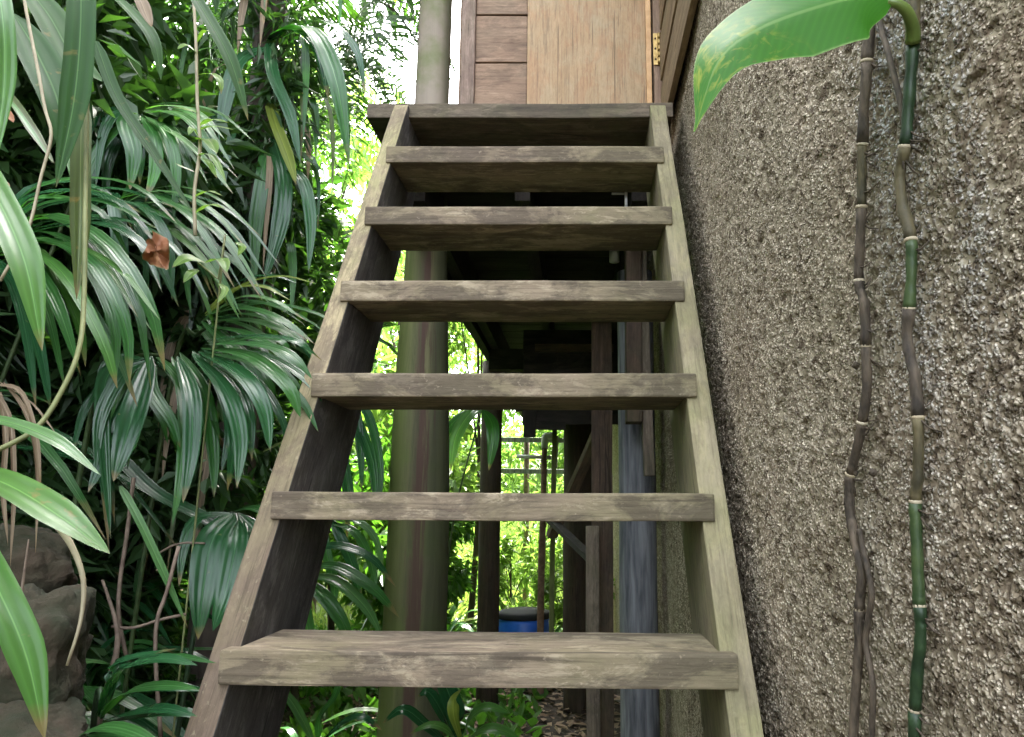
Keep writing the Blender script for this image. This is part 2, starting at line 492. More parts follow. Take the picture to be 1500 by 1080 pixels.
# the glossy leaf on the wall vine: green, with yellow blotches towards its tip
def big_leaf_mat():
    m = leaf_mat('wall_vine_leaf', (.036, .150, .014), (.050, .18, .018), .42, .36, None, 0, 0, .16)
    nt = m.node_tree; n = nt.nodes; l = nt.links; b = n['Principled BSDF']
    old = b.inputs['Base Color'].links[0].from_socket
    tc = n.new('ShaderNodeTexCoord'); sx = n.new('ShaderNodeSeparateXYZ'); l.new(tc.outputs['UV'], sx.inputs[0])
    mp = n.new('ShaderNodeMapping'); mp.inputs['Scale'].default_value = (4, 9, 1); mp.inputs['Rotation'].default_value = (0, 0, .5)
    l.new(tc.outputs['UV'], mp.inputs[0])
    nz = noise(n, 1.6, 4, .6, .8); l.new(mp.outputs[0], nz.inputs[0])
    k = math_(n, l, 'MULTIPLY', ramp_out(n, l, nz.outputs[0], [(.50, 0.), (.64, 1.)]), ramp_out(n, l, sx.outputs[1], [(.46, 0.0), (.74, 1.)]))
    c = mixc(n, l, k, old, (.27, .33, .04))
    edge = math_(n, l, 'ABSOLUTE', math_(n, l, 'SUBTRACT', sx.outputs[0], .5))
    c = mixc(n, l, ramp_out(n, l, edge, [(.475, 0.), (.492, .6)]), c, (.30, .42, .15))
    lv = math_(n, l, 'SINE', math_(n, l, 'SUBTRACT', math_(n, l, 'MULTIPLY', sx.outputs[1], 150.0), math_(n, l, 'MULTIPLY', edge, 60.0)))
    c = mixc(n, l, .55, c, ramp_out(n, l, math_(n, l, 'ADD', math_(n, l, 'MULTIPLY', lv, .5), .5), [(.0, .86), (.7, 1.0), (1., 1.22)]), 'MULTIPLY')
    c = mixc(n, l, ramp_out(n, l, edge, [(.012, .8), (.028, 0.)]), c, (.17, .32, .08))
    sp_ = noise(n, 60, 3, .6); l.new(tc.outputs['Object'], sp_.inputs[0])
    c = mixc(n, l, math_(n, l, 'MULTIPLY', ramp_out(n, l, sp_.outputs[0], [(.70, 0.), (.74, 1.)]), .7), c, (.12, .10, .03))
    l.new(c, b.inputs['Base Color'])
    return m
M['bigleaf'] = big_leaf_mat()

def log_mossy():
    """round log: olive algae, a bare red-brown strip down its face"""
    m, nt, n, l, b = mat_new('mossy_log')
    tc = n.new('ShaderNodeTexCoord'); sx = n.new('ShaderNodeSeparateXYZ'); l.new(tc.outputs['Object'], sx.inputs[0])
    mp = n.new('ShaderNodeMapping'); mp.inputs['Scale'].default_value = (38, 38, 1.6); l.new(tc.outputs['Object'], mp.inputs[0])
    g = noise(n, 1, 8, .72, .5); l.new(mp.outputs[0], g.inputs[0])
    big = noise(n, 4, 5); l.new(tc.outputs['Object'], big.inputs[0])
    base = mixc(n, l, ramp_out(n, l, g.outputs[0], [(.35, 0.), (.68, 1.)]), (.075, .070, .034), (.20, .19, .085))
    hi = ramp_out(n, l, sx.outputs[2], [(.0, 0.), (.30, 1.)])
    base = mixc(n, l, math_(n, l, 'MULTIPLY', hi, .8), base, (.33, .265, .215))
    base = mixc(n, l, ramp_out(n, l, big.outputs[0], [(.48, 0.), (.62, .7)]), base, (.115, .15, .035))
    xs = math_(n, l, 'ADD', sx.outputs[0], math_(n, l, 'MULTIPLY', math_(n, l, 'SUBTRACT', g.outputs[0], .5), .16))
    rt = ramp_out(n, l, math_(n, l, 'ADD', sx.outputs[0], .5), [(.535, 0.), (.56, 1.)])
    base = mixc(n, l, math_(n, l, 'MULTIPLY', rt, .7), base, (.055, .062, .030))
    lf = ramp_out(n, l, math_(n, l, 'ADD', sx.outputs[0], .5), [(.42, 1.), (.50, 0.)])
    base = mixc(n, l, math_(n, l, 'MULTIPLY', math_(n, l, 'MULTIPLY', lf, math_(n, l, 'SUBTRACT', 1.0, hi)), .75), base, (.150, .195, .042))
    st = ramp_out(n, l, math_(n, l, 'ABSOLUTE', math_(n, l, 'SUBTRACT', xs, .020)), [(.010, .85), (.032, 0.)])
    st = math_(n, l, 'MULTIPLY', st, math_(n, l, 'SUBTRACT', 1.0, ramp_out(n, l, sx.outputs[2], [(.0, 0.), (.12, 1.)])))
    base = mixc(n, l, st, base, (.085, .037, .03))
    l.new(base, b.inputs['Base Color']); b.inputs['Roughness'].default_value = .75
    bp = n.new('ShaderNodeBump'); bp.inputs['Strength'].default_value = .5; bp.inputs['Distance'].default_value = .006
    l.new(g.outputs[0], bp.inputs['Height']); l.new(bp.outputs[0], b.inputs['Normal'])
    return m
M['log'] = log_mossy()

# ------------------------------------------------------------------ ground with the bank on the left
def vnoise2(x, y, seed=0):
    xi = np.floor(x).astype(np.int64); yi = np.floor(y).astype(np.int64)
    fx = x - xi; fy = y - yi
    fx = fx * fx * (3 - 2 * fx); fy = fy * fy * (3 - 2 * fy)
    def h(a, b):
        q = (a * 374761393 + b * 668265263 + seed * 974634777) & 0xffffffff
        q = ((q ^ (q >> 13)) * 1274126177) & 0xffffffff
        return ((q ^ (q >> 16)) & 0xffff) / 65535.0
    return (h(xi, yi) * (1 - fx) + h(xi + 1, yi) * fx) * (1 - fy) + (h(xi, yi + 1) * (1 - fx) + h(xi + 1, yi + 1) * fx) * fy

def ground_z(x, y):
    x = np.asarray(x, dtype=float); y = np.asarray(y, dtype=float)
    foot = -.80 - .30 * np.clip(y - 1.4, 0, 30) - .12 * np.clip(1.0 - y, 0, 3)
    foot = foot - 1.8 * np.clip(y - 6.5, 0, 60)
    d = np.clip(foot - x, 0, 60)
    z = 2.3 * np.minimum(d, 1.7) + .8 * np.clip(d - 1.7, 0, 6)
    z = z + .07 * np.clip(y - 3.8, 0, 1.6)
    z = z * (1 / (1 + np.exp((y - 10) * .8)))
    z = z + .16 * np.clip(y - 8.5, 0, 40)
    z = z + (vnoise2(x * 1.3, y * 1.3, 1) - .5) * .07 + (vnoise2(x * 5, y * 5, 2) - .5) * .05 + (vnoise2(x * 17, y * 17, 3) - .5) * .02
    return z

def gz(x, y): return float(ground_z(np.array([x]), np.array([y]))[0])

def soil():
    m, nt, n, l, b = mat_new('soil')
    tc = n.new('ShaderNodeTexCoord')
    a = noise(n, 3, 8, .65); l.new(tc.outputs['Object'], a.inputs[0])
    c = noise(n, 30, 5, .65); l.new(tc.outputs['Object'], c.inputs[0])
    col = mixc(n, l, ramp_out(n, l, a.outputs[0], [(.35, 0.), (.65, 1.)]), (.022, .014, .009), (.05, .033, .021))
    col = mixc(n, l, ramp_out(n, l, c.outputs[0], [(.5, 0.), (.68, .8)]), col, (.075, .052, .036))
    sx = n.new('ShaderNodeSeparateXYZ'); l.new(tc.outputs['Object'], sx.inputs[0])
    far = ramp_out(n, l, math_(n, l, 'ADD', math_(n, l, 'MULTIPLY', sx.outputs[1], .1), math_(n, l, 'MULTIPLY', a.outputs[0], .3)), [(.80, 0.), (1.0, 1.)])
    col = mixc(n, l, far, col, (.15, .19, .075))
    l.new(col, b.inputs['Base Color']); b.inputs['Roughness'].default_value = .95
    bp = n.new('ShaderNodeBump'); bp.inputs['Strength'].default_value = .9; bp.inputs['Distance'].default_value = .02
    l.new(c.outputs[0], bp.inputs['Height']); l.new(bp.outputs[0], b.inputs['Normal'])
    return m
M['soil'] = soil()

gx = np.unique(np.concatenate([np.linspace(-200, -12, 24), np.linspace(-12, -3, 50), np.linspace(-3, 1.2, 140), np.linspace(1.2, 12, 40), np.linspace(12, 200, 24)]))
gy = np.unique(np.concatenate([np.linspace(-120, -4, 20), np.linspace(-4, 0, 30), np.linspace(0, 6, 150), np.linspace(6, 20, 80), np.linspace(20, 300, 30)]))
GX, GY = np.meshgrid(gx, gy)
GZ = ground_z(GX, GY)
V = np.stack([GX.ravel(), GY.ravel(), GZ.ravel()], 1)
nx, ny = len(gx), len(gy)
i = np.arange(ny - 1)[:, None] * nx + np.arange(nx - 1)[None, :]
F = np.stack([i, i + 1, i + nx + 1, i + nx], -1).reshape(-1, 4)
tag(put('ground', mesh_np('ground', V, F, None, True, M['soil']), None), kind='structure')

# ------------------------------------------------------------------ rough stucco wall on the right
WX = .298
def at_wall(u, v, off):
    x = .35
    for _ in range(40):
        p = atx(u, v, x); x = x * .5 + .5 * (float(wall_x(p.y)) - off)
    return atx(u, v, x)
def wall_x(y): 
    y = np.asarray(y, dtype=float)
    t = np.clip((y - 1.2) / 1.2, 0, 1)
    a = np.clip(1.45 - y, 0, 9)
    return WX + .012 + .026 * t * t * (3 - 2 * t) + .15 * a * a / (a + .30)

def worley(u, v, seed):
    """distance to the nearest and second nearest scattered point, and the id of the nearest"""
    ui = np.floor(u).astype(np.int64); vi = np.floor(v).astype(np.int64)
    d1 = np.full(u.shape, 9.0); d2 = np.full(u.shape, 9.0); idn = np.zeros(u.shape)
    for a in (-1, 0, 1):
        for b in (-1, 0, 1):
            cu = ui + a; cv = vi + b
            q = (cu * 374761393 + cv * 668265263 + seed * 974634777) & 0xffffffff
            q = ((q ^ (q >> 13)) * 1274126177) & 0xffffffff; q = q ^ (q >> 16)
            pu = cu + (q & 0x3ff) / 1023.0; pv = cv + ((q >> 10) & 0x3ff) / 1023.0
            d = np.hypot(u - pu, v - pv)
            nearer = d < d1
            d2 = np.where(nearer, d1, np.minimum(d2, d)); idn = np.where(nearer, ((q >> 20) & 0xff) / 255.0, idn); d1 = np.minimum(d1, d)
    return d1, d2, idn

def build_wall():
    ys = [-1.6 + .04 * k for k in range(50)]
    y = ys[-1] + .02
    y = .38
    ys = [q for q in ys if q < .37]
    while y < 2.75: ys.append(y); y += max(.0025, .0030 * y)
    while y < 9.2: ys.append(y); y += .04
    zs = list(np.arange(-.15, .75, .025)) + list(np.arange(.75, 2.75, .0031)) + list(np.arange(2.75, 4.4, .03))
    Y, Z = np.meshgrid(np.array(ys), np.array(zs))
    wob = (vnoise2(Y * 3, Z * 3, 5) - .5)
    Yw = Y + .008 * (vnoise2(Y * 60, Z * 60, 8) - .5); Zw = Z + .008 * (vnoise2(Y * 60 + 7, Z * 60, 9) - .5)
    d1, d2, idn = worley(Yw * 175, Zw * 175, 3)
    grain = np.sqrt(np.clip(1 - (d1 / .66) ** 2, 0, 1)) * np.clip(idn * 1.5 - .25, 0, 1)
    patch = vnoise2(Y * 11, Z * 11, 12) * .6 + vnoise2(Y * 27, Z * 27, 13) * .4
    pits = np.clip((vnoise2(Y * 48, Z * 48, 14) * .6 + vnoise2(Y * 95, Z * 95, 15) * .4 - .60) * 5, 0, 1)
    h = .0034 * grain + .0030 * (patch - .5) - .0035 * pits + .008 * wob
    X = wall_x(Y) - h
    V = np.stack([X.ravel(), Y.ravel(), Z.ravel()], 1)
    nx, ny = len(ys), len(zs)
    i = np.arange(ny - 1)[:, None] * nx + np.arange(nx - 1)[None, :]
    F = np.stack([i, i + nx, i + nx + 1, i + 1], -1).reshape(-1, 4)
    m, nt, n, l, b = mat_new('rough_stucco')
    tc = n.new('ShaderNodeTexCoord'); at_ = n.new('ShaderNodeAttribute'); at_.attribute_name = 'grain'
    big = noise(n, 2.2, 6, .6); l.new(tc.outputs['Object'], big.inputs[0])
    mid = noise(n, 14, 6, .65); l.new(tc.outputs['Object'], mid.inputs[0])
    mp = n.new('ShaderNodeMapping'); mp.inputs['Scale'].default_value = (5, 5, .55); l.new(tc.outputs['Object'], mp.inputs[0])
    run = noise(n, 1, 4, .6, .4); l.new(mp.outputs[0], run.inputs[0])
    ds = noise(n, 110, 3, .6); l.new(tc.outputs['Object'], ds.inputs[0])
    wv = n.new('ShaderNodeVectorMath'); wv.operation = 'MULTIPLY_ADD'
    l.new(ds.outputs['Color'], wv.inputs[0]); wv.inputs[1].default_value = (.006, .006, .006); l.new(tc.outputs['Object'], wv.inputs[2])
    vo = n.new('ShaderNodeTexVoronoi'); vo.inputs['Scale'].default_value = 210; vo.inputs['Randomness'].default_value = 1.0
    l.new(wv.outputs[0], vo.inputs['Vector'])
    sc_ = n.new('ShaderNodeSeparateColor'); l.new(vo.outputs['Color'], sc_.inputs[0])
    # pale sand grains set in a darker, dirty mortar
    gr = ramp_out(n, l, vo.outputs['Distance'], [(.18, 1.), (.62, 0.)])
    gr = math_(n, l, 'MULTIPLY', gr, ramp_out(n, l, sc_.outputs[0], [(.15, .1), (.55, 1.)]))
    k = math_(n, l, 'ADD', math_(n, l, 'MULTIPLY', gr, .75), math_(n, l, 'MULTIPLY', at_.outputs['Fac'], .45))
    sy = n.new('ShaderNodeSeparateXYZ'); l.new(tc.outputs['Object'], sy.inputs[0])
    near = ramp_out(n, l, sy.outputs[1], [(.66, 0.), (.74, 1.), (.92, 1.), (1.1, 0.)])
    near = math_(n, l, 'MULTIPLY', near, ramp_out(n, l, math_(n, l, 'MULTIPLY', sy.outputs[2], .5), [(.62, .1), (.82, 1.)]))
    grains = mixc(n, l, ramp_out(n, l, mid.outputs[0], [(.35, 0.), (.65, 1.)]), (.70, .58, .43), (.86, .75, .58))
    grains = mixc(n, l, math_(n, l, 'MULTIPLY', ramp_out(n, l, run.outputs[0], [(.42, 0.), (.60, .9)]), near), grains, (.68, .69, .68))
    mort = mixc(n, l, ramp_out(n, l, big.outputs[0], [(.4, 0.), (.6, 1.)]), (.31, .25, .175), (.30, .265, .18))
    col = mixc(n, l, ramp_out(n, l, k, [(.16, 0.), (.56, 1.)]), mort, grains)
    cl_ = noise(n, 42, 5, .7, .6); l.new(tc.outputs['Object'], cl_.inputs[0])
    col = mixc(n, l, ramp_out(n, l, cl_.outputs[0], [(.38, .85), (.47, 0.)]), col, (.095, .070, .046))
    cl2 = noise(n, 95, 4, .7, .5); l.new(tc.outputs['Object'], cl2.inputs[0])
    nr = ramp_out(n, l, sy.outputs[1], [(.70, .9), (1.05, .15)])
    col = mixc(n, l, math_(n, l, 'MULTIPLY', ramp_out(n, l, cl2.outputs[0], [(.40, 1.), (.50, 0.)]), nr), col, (.080, .058, .038))
    col = mixc(n, l, ramp_out(n, l, big.outputs[0], [(.52, 0.), (.70, .45)]), col, (.32, .24, .165))
    bp = n.new('ShaderNodeBump'); bp.inputs['Strength'].default_value = .9; bp.inputs['Distance'].default_value = .005
    l.new(gr, bp.inputs['Height']); l.new(bp.outputs[0], b.inputs['Normal'])
    l.new(col, b.inputs['Base Color']); b.inputs['Roughness'].default_value = 1.0
    b.inputs['Specular IOR Level'].default_value = .03
    me = mesh_np('rough_stucco_wall', V, F, None, True, m)
    a = me.attributes.new('grain', 'FLOAT', 'POINT')
    a.data.foreach_set('value', (grain * .9 - pits * .6 + (patch - .5) * .5).ravel().astype(np.float32))
    w = put('stucco_wall', me, None)
    tag(w, 'tall rough pebbly beige stucco wall rising close beside the stairs', 'wall')
    cb = MB(); cb.box((.385, 1.5, -.2), (.62, 9.2, 4.4))
    cb.build('wall_core', m, w)
build_wall()

# ------------------------------------------------------------------ the stairs
RISE, GO = .248, .161
Y0, Z0 = 1.246, 1.160            # front top edge of the lowest tread in view
SL, SR = -.5405, .2220           # inner faces of the stringers
stair = thing('wooden_staircase', 'steep open wooden staircase of weathered brown treads climbing to the door', 'staircase', (-.16, .6, 0))
hyp = math.hypot(RISE, GO); dx, dz = GO / hyp, RISE / hyp
def stringer(xc, thick, mat, label, seed):
    # local x runs up the slope, local y runs away under the stairs
    P0 = Vector((xc, Y0 + .040, Z0))
    W = .262
    def loc(Y, z): return ((Y - P0.y) * dx + (z - P0.z) * dz, (Y - P0.y) * dz - (z - P0.z) * dx)
    def at_front(z): return loc(P0.y + (z - P0.z) * GO / RISE, z)
    zt, ytop = 2.634, 2.257
    xb, _ = at_front(-.05)
    back_top_x = (2.597 - P0.z + dx * W) / dz
    poly = [(xb, 0), at_front(zt), loc(ytop, zt), loc(ytop, 2.597), (back_top_x, W), (xb - .17, W)]
    if loc(ytop, zt)[0] < at_front(zt)[0] + .004: poly.pop(2)
    me = board_mesh('stringer', poly, thick, mat, .004, .0008, 14, seed)
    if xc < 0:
        me.materials.append(M['stringer_shade'])
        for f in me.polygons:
            if abs(f.normal.z) > .8: f.material_index = 1  # side faces take the colour with shade painted in
    rot = Matrix(((0, 0, -1), (dx, dz, 0), (dz, -dx, 0))).to_euler()
    put('stringer', me, mat, stair, P0, rot, label)
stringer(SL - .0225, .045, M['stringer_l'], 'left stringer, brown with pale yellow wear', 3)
stringer(SR + .0250, .050, M['stringer_r'], 'right stringer, greenish with algae', 4)
tilt = {0: R(.55), 1: R(.3)}
for k in range(-4, 6):
    yf = Y0 + k * GO; zt = Z0 + k * RISE
    xl, xr = -.5555 + random.uniform(-.003, .003), .2430 + random.uniform(-.003, .003)
    xc = (xl + xr) / 2
    dpt = .214 + random.uniform(-.006, .006)
    poly = [(xl - xc, 0), (xr - xc, 0), (xr - xc, .037), (SR - .001 - xc, .037), (SR - .001 - xc, dpt), (SL + .001 - xc, dpt), (SL + .001 - xc, .037), (xl - xc, .037)]
    me = board_mesh('tread', poly, .052 if k < 1 else .050, M['tread'], .005, .0007, 13, 20 + k)
    put('tread', me, M['tread'], stair, (xc, yf, zt - .025), (0, tilt.get(k, 0), 0), 'lowest broad tread in view, its grey top showing' if k == 0 else None)

# ------------------------------------------------------------------ the house on stilts
H = thing('stilt_house', 'brown timber house on stilts with dark open space under its floor', 'house', (-.15, 2.7, 0))
DZ = 2.650
board('landing_board', (-.190, 2.360, DZ - .025), 'x', .975, .20, .050, M['deck'], H, .004, .0015, 'grey-brown board along the front edge of the landing')
fy = 2.466
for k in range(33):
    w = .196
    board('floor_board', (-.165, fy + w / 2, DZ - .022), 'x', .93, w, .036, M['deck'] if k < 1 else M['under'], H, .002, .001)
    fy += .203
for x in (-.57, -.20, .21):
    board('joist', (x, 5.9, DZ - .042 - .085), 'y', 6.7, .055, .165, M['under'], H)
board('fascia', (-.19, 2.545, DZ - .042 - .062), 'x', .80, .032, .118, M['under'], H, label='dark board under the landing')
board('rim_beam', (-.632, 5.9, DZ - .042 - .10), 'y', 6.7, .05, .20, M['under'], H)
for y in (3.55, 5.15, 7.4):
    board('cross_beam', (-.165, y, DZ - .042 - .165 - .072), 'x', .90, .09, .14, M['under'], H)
# walls over the landing
WY = 2.70
for k in range(13):
    z = DZ + .012 + .1005 + k * .2035
    board('wall_board', (-.302, WY + .015, z), 'x', .200, .196, .022, M['wallboard'], H, .003, .001, rot=(R(90), 0, 0))
    board('wall_board', (-.47, WY + 3.35, z), 'y', 6.5, .196, .022, M['wallboard'], H, .003, .001, rot=(R(90), 0, R(90)))
board('wall_backing', (-.12, WY + .062, DZ + 1.32), 'z', 2.64, .02, .60, M['under'], H)
board('corner_trim', (-.428, WY + .002, DZ + 1.32), 'z', 2.64, .045, .052, M['trim'], H)
board('door_jamb', (.306, WY - .02, DZ + 1.32), 'z', 2.64, .07, .052, M['wallboard'], H)
log('post', [(-.612, 2.95, -.1), (-.610, 2.95, 1.6), (-.612, 2.95, 2.75), (-.606, 2.95, 5.35)], [.122, .117, .113, .100, .082, .069, .066, .064], M['log'], H, 24, .03, 5, 'round mossy log post with a bare reddish strip, rising past the landing', 40)
log('post', [(-.612, 5.36, -.1), (-.612, 5.36, 1.2), (-.614, 5.36, 2.4)], .073, M['post_dark'], H, 14, .03, 6, 'slim dark round post standing right of the mossy log', 20)
beam_between('post', (.105, 3.75, -.05), (.110, 3.75, 2.40), .085, .10, M['post_brown'], H, 'square brown timber post behind the treads')
beam_between('post', (.062, 3.62, -.05), (.058, 3.62, 1.30), .065, .06, M['post_grey'], H, 'short grey-brown prop beside the grey column')
beam_between('post', (.205, 2.93, 1.7), (.212, 2.93, 2.40), .10, .06, M['post_brown'], H)
beam_between('post', (.262, 2.93, 1.5), (.244, 2.93, 2.40), .045, .04, M['post_grey'], H)
log('post', [(-.005, 5.30, -.1), (-.01, 5.30, 1.0), (-.012, 5.30, 2.4)], .10, M['post_dark'], H, 14, .04, 8, 'thick dark round post far under the floor', 16)
beam_between('post', (-.175, 4.95, .45), (-.160, 4.95, 2.05), .075, .03, M['plank_green'], H, 'green algae covered plank upright')
beam_between('brace', (-.16, 4.55, 1.22), (.10, 4.0, 1.78), .06, .035, M['post_brown'], H, 'slanting brace')
beam_between('brace', (-.28, 4.9, 1.40), (.07, 3.8, 1.13), .05, .03, M['under'], H)
# boarded-in back room hanging below the floor
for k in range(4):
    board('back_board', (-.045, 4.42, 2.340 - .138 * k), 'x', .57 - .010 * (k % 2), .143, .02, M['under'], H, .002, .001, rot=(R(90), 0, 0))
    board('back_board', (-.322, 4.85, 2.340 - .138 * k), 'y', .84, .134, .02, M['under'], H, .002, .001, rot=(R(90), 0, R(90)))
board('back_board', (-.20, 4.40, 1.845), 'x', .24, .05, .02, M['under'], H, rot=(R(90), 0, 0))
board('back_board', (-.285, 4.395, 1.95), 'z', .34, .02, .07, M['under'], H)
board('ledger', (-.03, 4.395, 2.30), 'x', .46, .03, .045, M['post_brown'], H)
# roof over house and landing
for s, (x0, x1) in enumerate(((-.80, .35), (.35, 1.6))):
    za, zb = (4.95, 5.85) if s == 0 else (5.85, 4.95)
    mb = MB()
    mb.v = [(x0, 2.62, za), (x1, 2.62, zb), (x1, 9.6, zb), (x0, 9.6, za), (x0, 2.62, za + .04), (x1, 2.62, zb + .04), (x1, 9.6, zb + .04), (x0, 9.6, za + .04)]
    mb.uv = [(0, 0)] * 8
    mb.f = [(0, 3, 2, 1), (4, 5, 6, 7), (0, 1, 5, 4), (1, 2, 6, 5), (2, 3, 7, 6), (3, 0, 4, 7)]
    mb.build('roof', M['lid'], H, smooth=False)

# plywood panel standing in the doorway
ply = thing('plywood_panel', 'pale orange plywood panel standing upright in the doorway', 'panel', (.03, WY - .02, DZ))
board('sheet', (.026, WY - .022, DZ + 1.02), 'z', 2.03, .018, .452, M['ply'], ply, .002, .0005)
board('edge_strip', (.263, WY - .024, DZ + 1.02), 'z', 2.03, .022, .020, M['edge'], ply, .002, .0005, 'narrow bright strip along the right edge')

# door folded back along the wall
door = thing('open_door', 'brown boarded door swung open above the right side of the stairs', 'door', (.30, 2.6, DZ))
for k in range(9):
    board('door_board', (.3070, 2.19, DZ + .055 + .0985 + k * .2045), 'y', .80, .168, .020, M['door'], door, .002, .001, rot=(R(90), 0, R(90)))
hg = MB(); hg.box((.278, 2.6395, DZ + .37), (.318, 2.6435, DZ + .50)); 
hp = hg.build('hinge', M['brass'], door, smooth=False)
for k in range(5):
    q = MB(); z = DZ + .373 + k * .0255
    q.tube([(.300, 2.6365, z), (.300, 2.6365, z + .022)], .0065, 10); q.build('knuckle', M['brass'], hp)
for dzz in (.393, .436, .478):
    q = MB(); q.tube([(.286, 2.6400, DZ + dzz), (.286, 2.6375, DZ + dzz)], .0035, 8); q.build('screw', M['lid'], hp)

# ------------------------------------------------------------------ things under the house
col = log('concrete_column', [(.236, 3.20, -.1), (.236, 3.20, 1.2), (.238, 3.20, 2.38)], .0765, M['concrete'], None, 20, .012, 12, None, 16)
tag(col, 'smooth bluish grey round column standing under the house beside the wall', 'column')

barrel = thing('blue_barrel', 'blue plastic barrel with a dark lid standing behind the stairs', 'barrel', (-.415, 6.0, gz(-.415, 6.0)))
def lathe(prof, c, k=28):
    mb = MB(); mb.grid([[(c[0] + r * math.cos(2 * math.pi * j / k), c[1] + r * math.sin(2 * math.pi * j / k), z) for j in range(k)] for r, z in prof], closed=True); return mb
bz = gz(-.415, 6.0)
lathe([(0, bz), (.175, bz), (.188, bz + .03), (.196, bz + .2), (.200, bz + .33), (.196, bz + .45), (.192, .565), (.180, .575), (.180, .60)], (-.415, 6.0)).build('body', M['blue'], barrel)
lathe([(.197, .575), (.201, .583), (.201, .612), (.192, .622), (.16, .626), (.12, .640), (0, .642)], (-.415, 6.0)).build('lid', M['lid'], barrel)
lathe([(.1985, bz + .30), (.206, bz + .315), (.206, bz + .335), (.1985, bz + .35)], (-.415, 6.0)).build('hoop', M['blue'], barrel)
q = MB(); q.tube(spline([(-.235, 5.95, .56), (-.215, 5.95, .50), (-.213, 5.95, .44), (-.23, 5.95, .38)], 8), .008, 8); q.build('handle', M['pvc'], barrel)

pipe = thing('water_pipe', 'thin rusty upright water pipe with a white elbow on top', 'pipe', (-.27, 5.5, 0))
q = MB(); q.tube(spline([(-.262, 5.5, .02), (-.268, 5.5, .7), (-.256, 5.5, 1.4), (-.250, 5.5, 1.83)], 12), [.026, .024, .027, .024, .025, .023, .026, .023, .022, .021, .021, .020, .020], 10); q.build('upright', M['rust'], pipe)
q = MB(); q.tube(spline([(-.250, 5.5, 1.80), (-.250, 5.5, 1.870), (-.235, 5.5, 1.890), (-.165, 5.5, 1.890)], 12), .025, 10); q.build('elbow', M['pvc'], pipe)
q = MB(); q.tube([(-.165, 5.5, 1.890), (-.172, 5.5, 1.66)], .014, 8); q.build('side_tube', M['pvc'], pipe)
q = MB(); q.tube([(-.45, 5.5, 1.745), (-.20, 5.5, 1.735)], .014, 8); q.build('cross_tube', M['pvc'], pipe)

con = thing('conduit', 'thin white conduit with an elbow under the landing', 'conduit', (.17, 2.56, 2.38))
q = MB(); q.tube([at(896, 284, 2.60), at(918, 284, 2.60)], .0045, 8); q.build('tube', M['pvc'], con)
q = MB(); q.tube([at(917, 282, 2.60), at(917, 306, 2.60)], .0055, 8); q.build('tube', M['pvc'], con)
fit = MB(); fit.tube([at(900, 368, 3.2), at(900, 384, 3.2)], .022, 12)
tag(fit.build('pipe_fitting', M['pvc'], None), 'small white round plastic fitting hanging in the dark under the floor', 'fitting')

# low slatted fence at the edge of the clearing
fence = thing('rail_fence', 'pale weathered rail fence at the edge of the bright clearing', 'fence', (-.9, 9.0, gz(-.9, 9.0)))
for k, x in enumerate((-3.0, -1.75, -.62, .75)):
    z0 = gz(x, 9.0)
    log('post', [(x, 9.0, z0 - .1), (x + .01, 9.0, z0 + 1.1), (x, 9.0, z0 + 2.1)], .032, M['post_brown'] if k % 2 else M['twig'], fence, 8, .05, k, None, 6)
for z, m_ in ((2.16, 'concrete'), (1.80, 'concrete')):
    beam_between('rail', (-2.7, 8.95, z + .03), (.95, 8.95, z - .02), .022, .055, M[m_], fence)

# ------------------------------------------------------------------ climbing vines on the wall
def px_rad(w, D): return w * D / FPX / 2

def vine(label, path, nodes, wpx, mats, seed, off=.012):
    """path: picture directions on the wall plane, nodes: v of the joints; mats(v) -> material of the joint below"""
    pts = [at_wall(u, v, off) for u, v in path]
    base = pts[-1].copy()
    root = thing('climbing_vine', label, 'vine', (base.x, base.y, base.z), 'climbing vines on the stucco wall')
    dense = spline(pts, len(path) * 6)
    vs = spline([Vector((v, 0, 0)) for u, v in path], len(path) * 6)
    cuts = [path[0][1]] + nodes + [path[-1][1]]
    rr = random.Random(seed)
    for a, b in zip(cuts[:-1], cuts[1:]):
        seg = [p for p, q in zip(dense, vs) if a - 1 <= q.x <= b + 1]
        # close the ends exactly
        def at_v(v):
            for i in range(len(vs) - 1):
                if vs[i].x <= v <= vs[i + 1].x:
                    t = (v - vs[i].x) / max(1e-6, vs[i + 1].x - vs[i].x); return dense[i].lerp(dense[i + 1], t)
            return dense[-1] if v > vs[-1].x else dense[0]
        P0, P1 = at_v(a), at_v(b)
        seg = [P0] + [p for p in seg if (p - P0).length > .006 and (p - P1).length > .006] + [P1]
        D = (P0 - CAM).length
        r = px_rad(wpx, D)
        n = len(seg)
        rad = [r * (1.0 + .16 * (abs(i / (n - 1) - .5) * 2) ** 4 + rr.uniform(-.10, .10)) for i in range(n)]
        seg = [seg[0]] + [p + Vector((0, rr.uniform(-.0012, .0012), 0)) for p in seg[1:-1]] + [seg[-1]]
        q = MB(); q.tube(seg, rad, 10); s = q.build('stem_joint', mats((a + b) / 2), root)
        if b != cuts[-1]:
            T = (P1 - seg[-2]).normalized()
            q = MB()
            for _k in range(7):
                s0 = P1 + Vector((rr.uniform(-.004, .004), rr.uniform(-r, r), rr.uniform(-.02, .02))); e0 = Vector((s0.x, s0.y + rr.uniform(-.02, .02), s0.z + rr.uniform(-.02, .012))); e0.x = float(wall_x(e0.y)) - .002
                q.tube([s0, s0.lerp(e0, .5) + Vector((0, rr.uniform(-.004, .004), -.003)), e0], [.0014, .0012, .0007], 5)
            q.build('rootlets', M['stem_brown'], root)['kind'] = 'stuff'
            q = MB(); q.tube([P1 - T * .0022, P1 - T * .0011, P1 + T * .0011, P1 + T * .0022], [r * 1.05, r * 1.2, r * 1.2, r * 1.05], 12); q.build('node_ring', M['ring'], root)
    return root

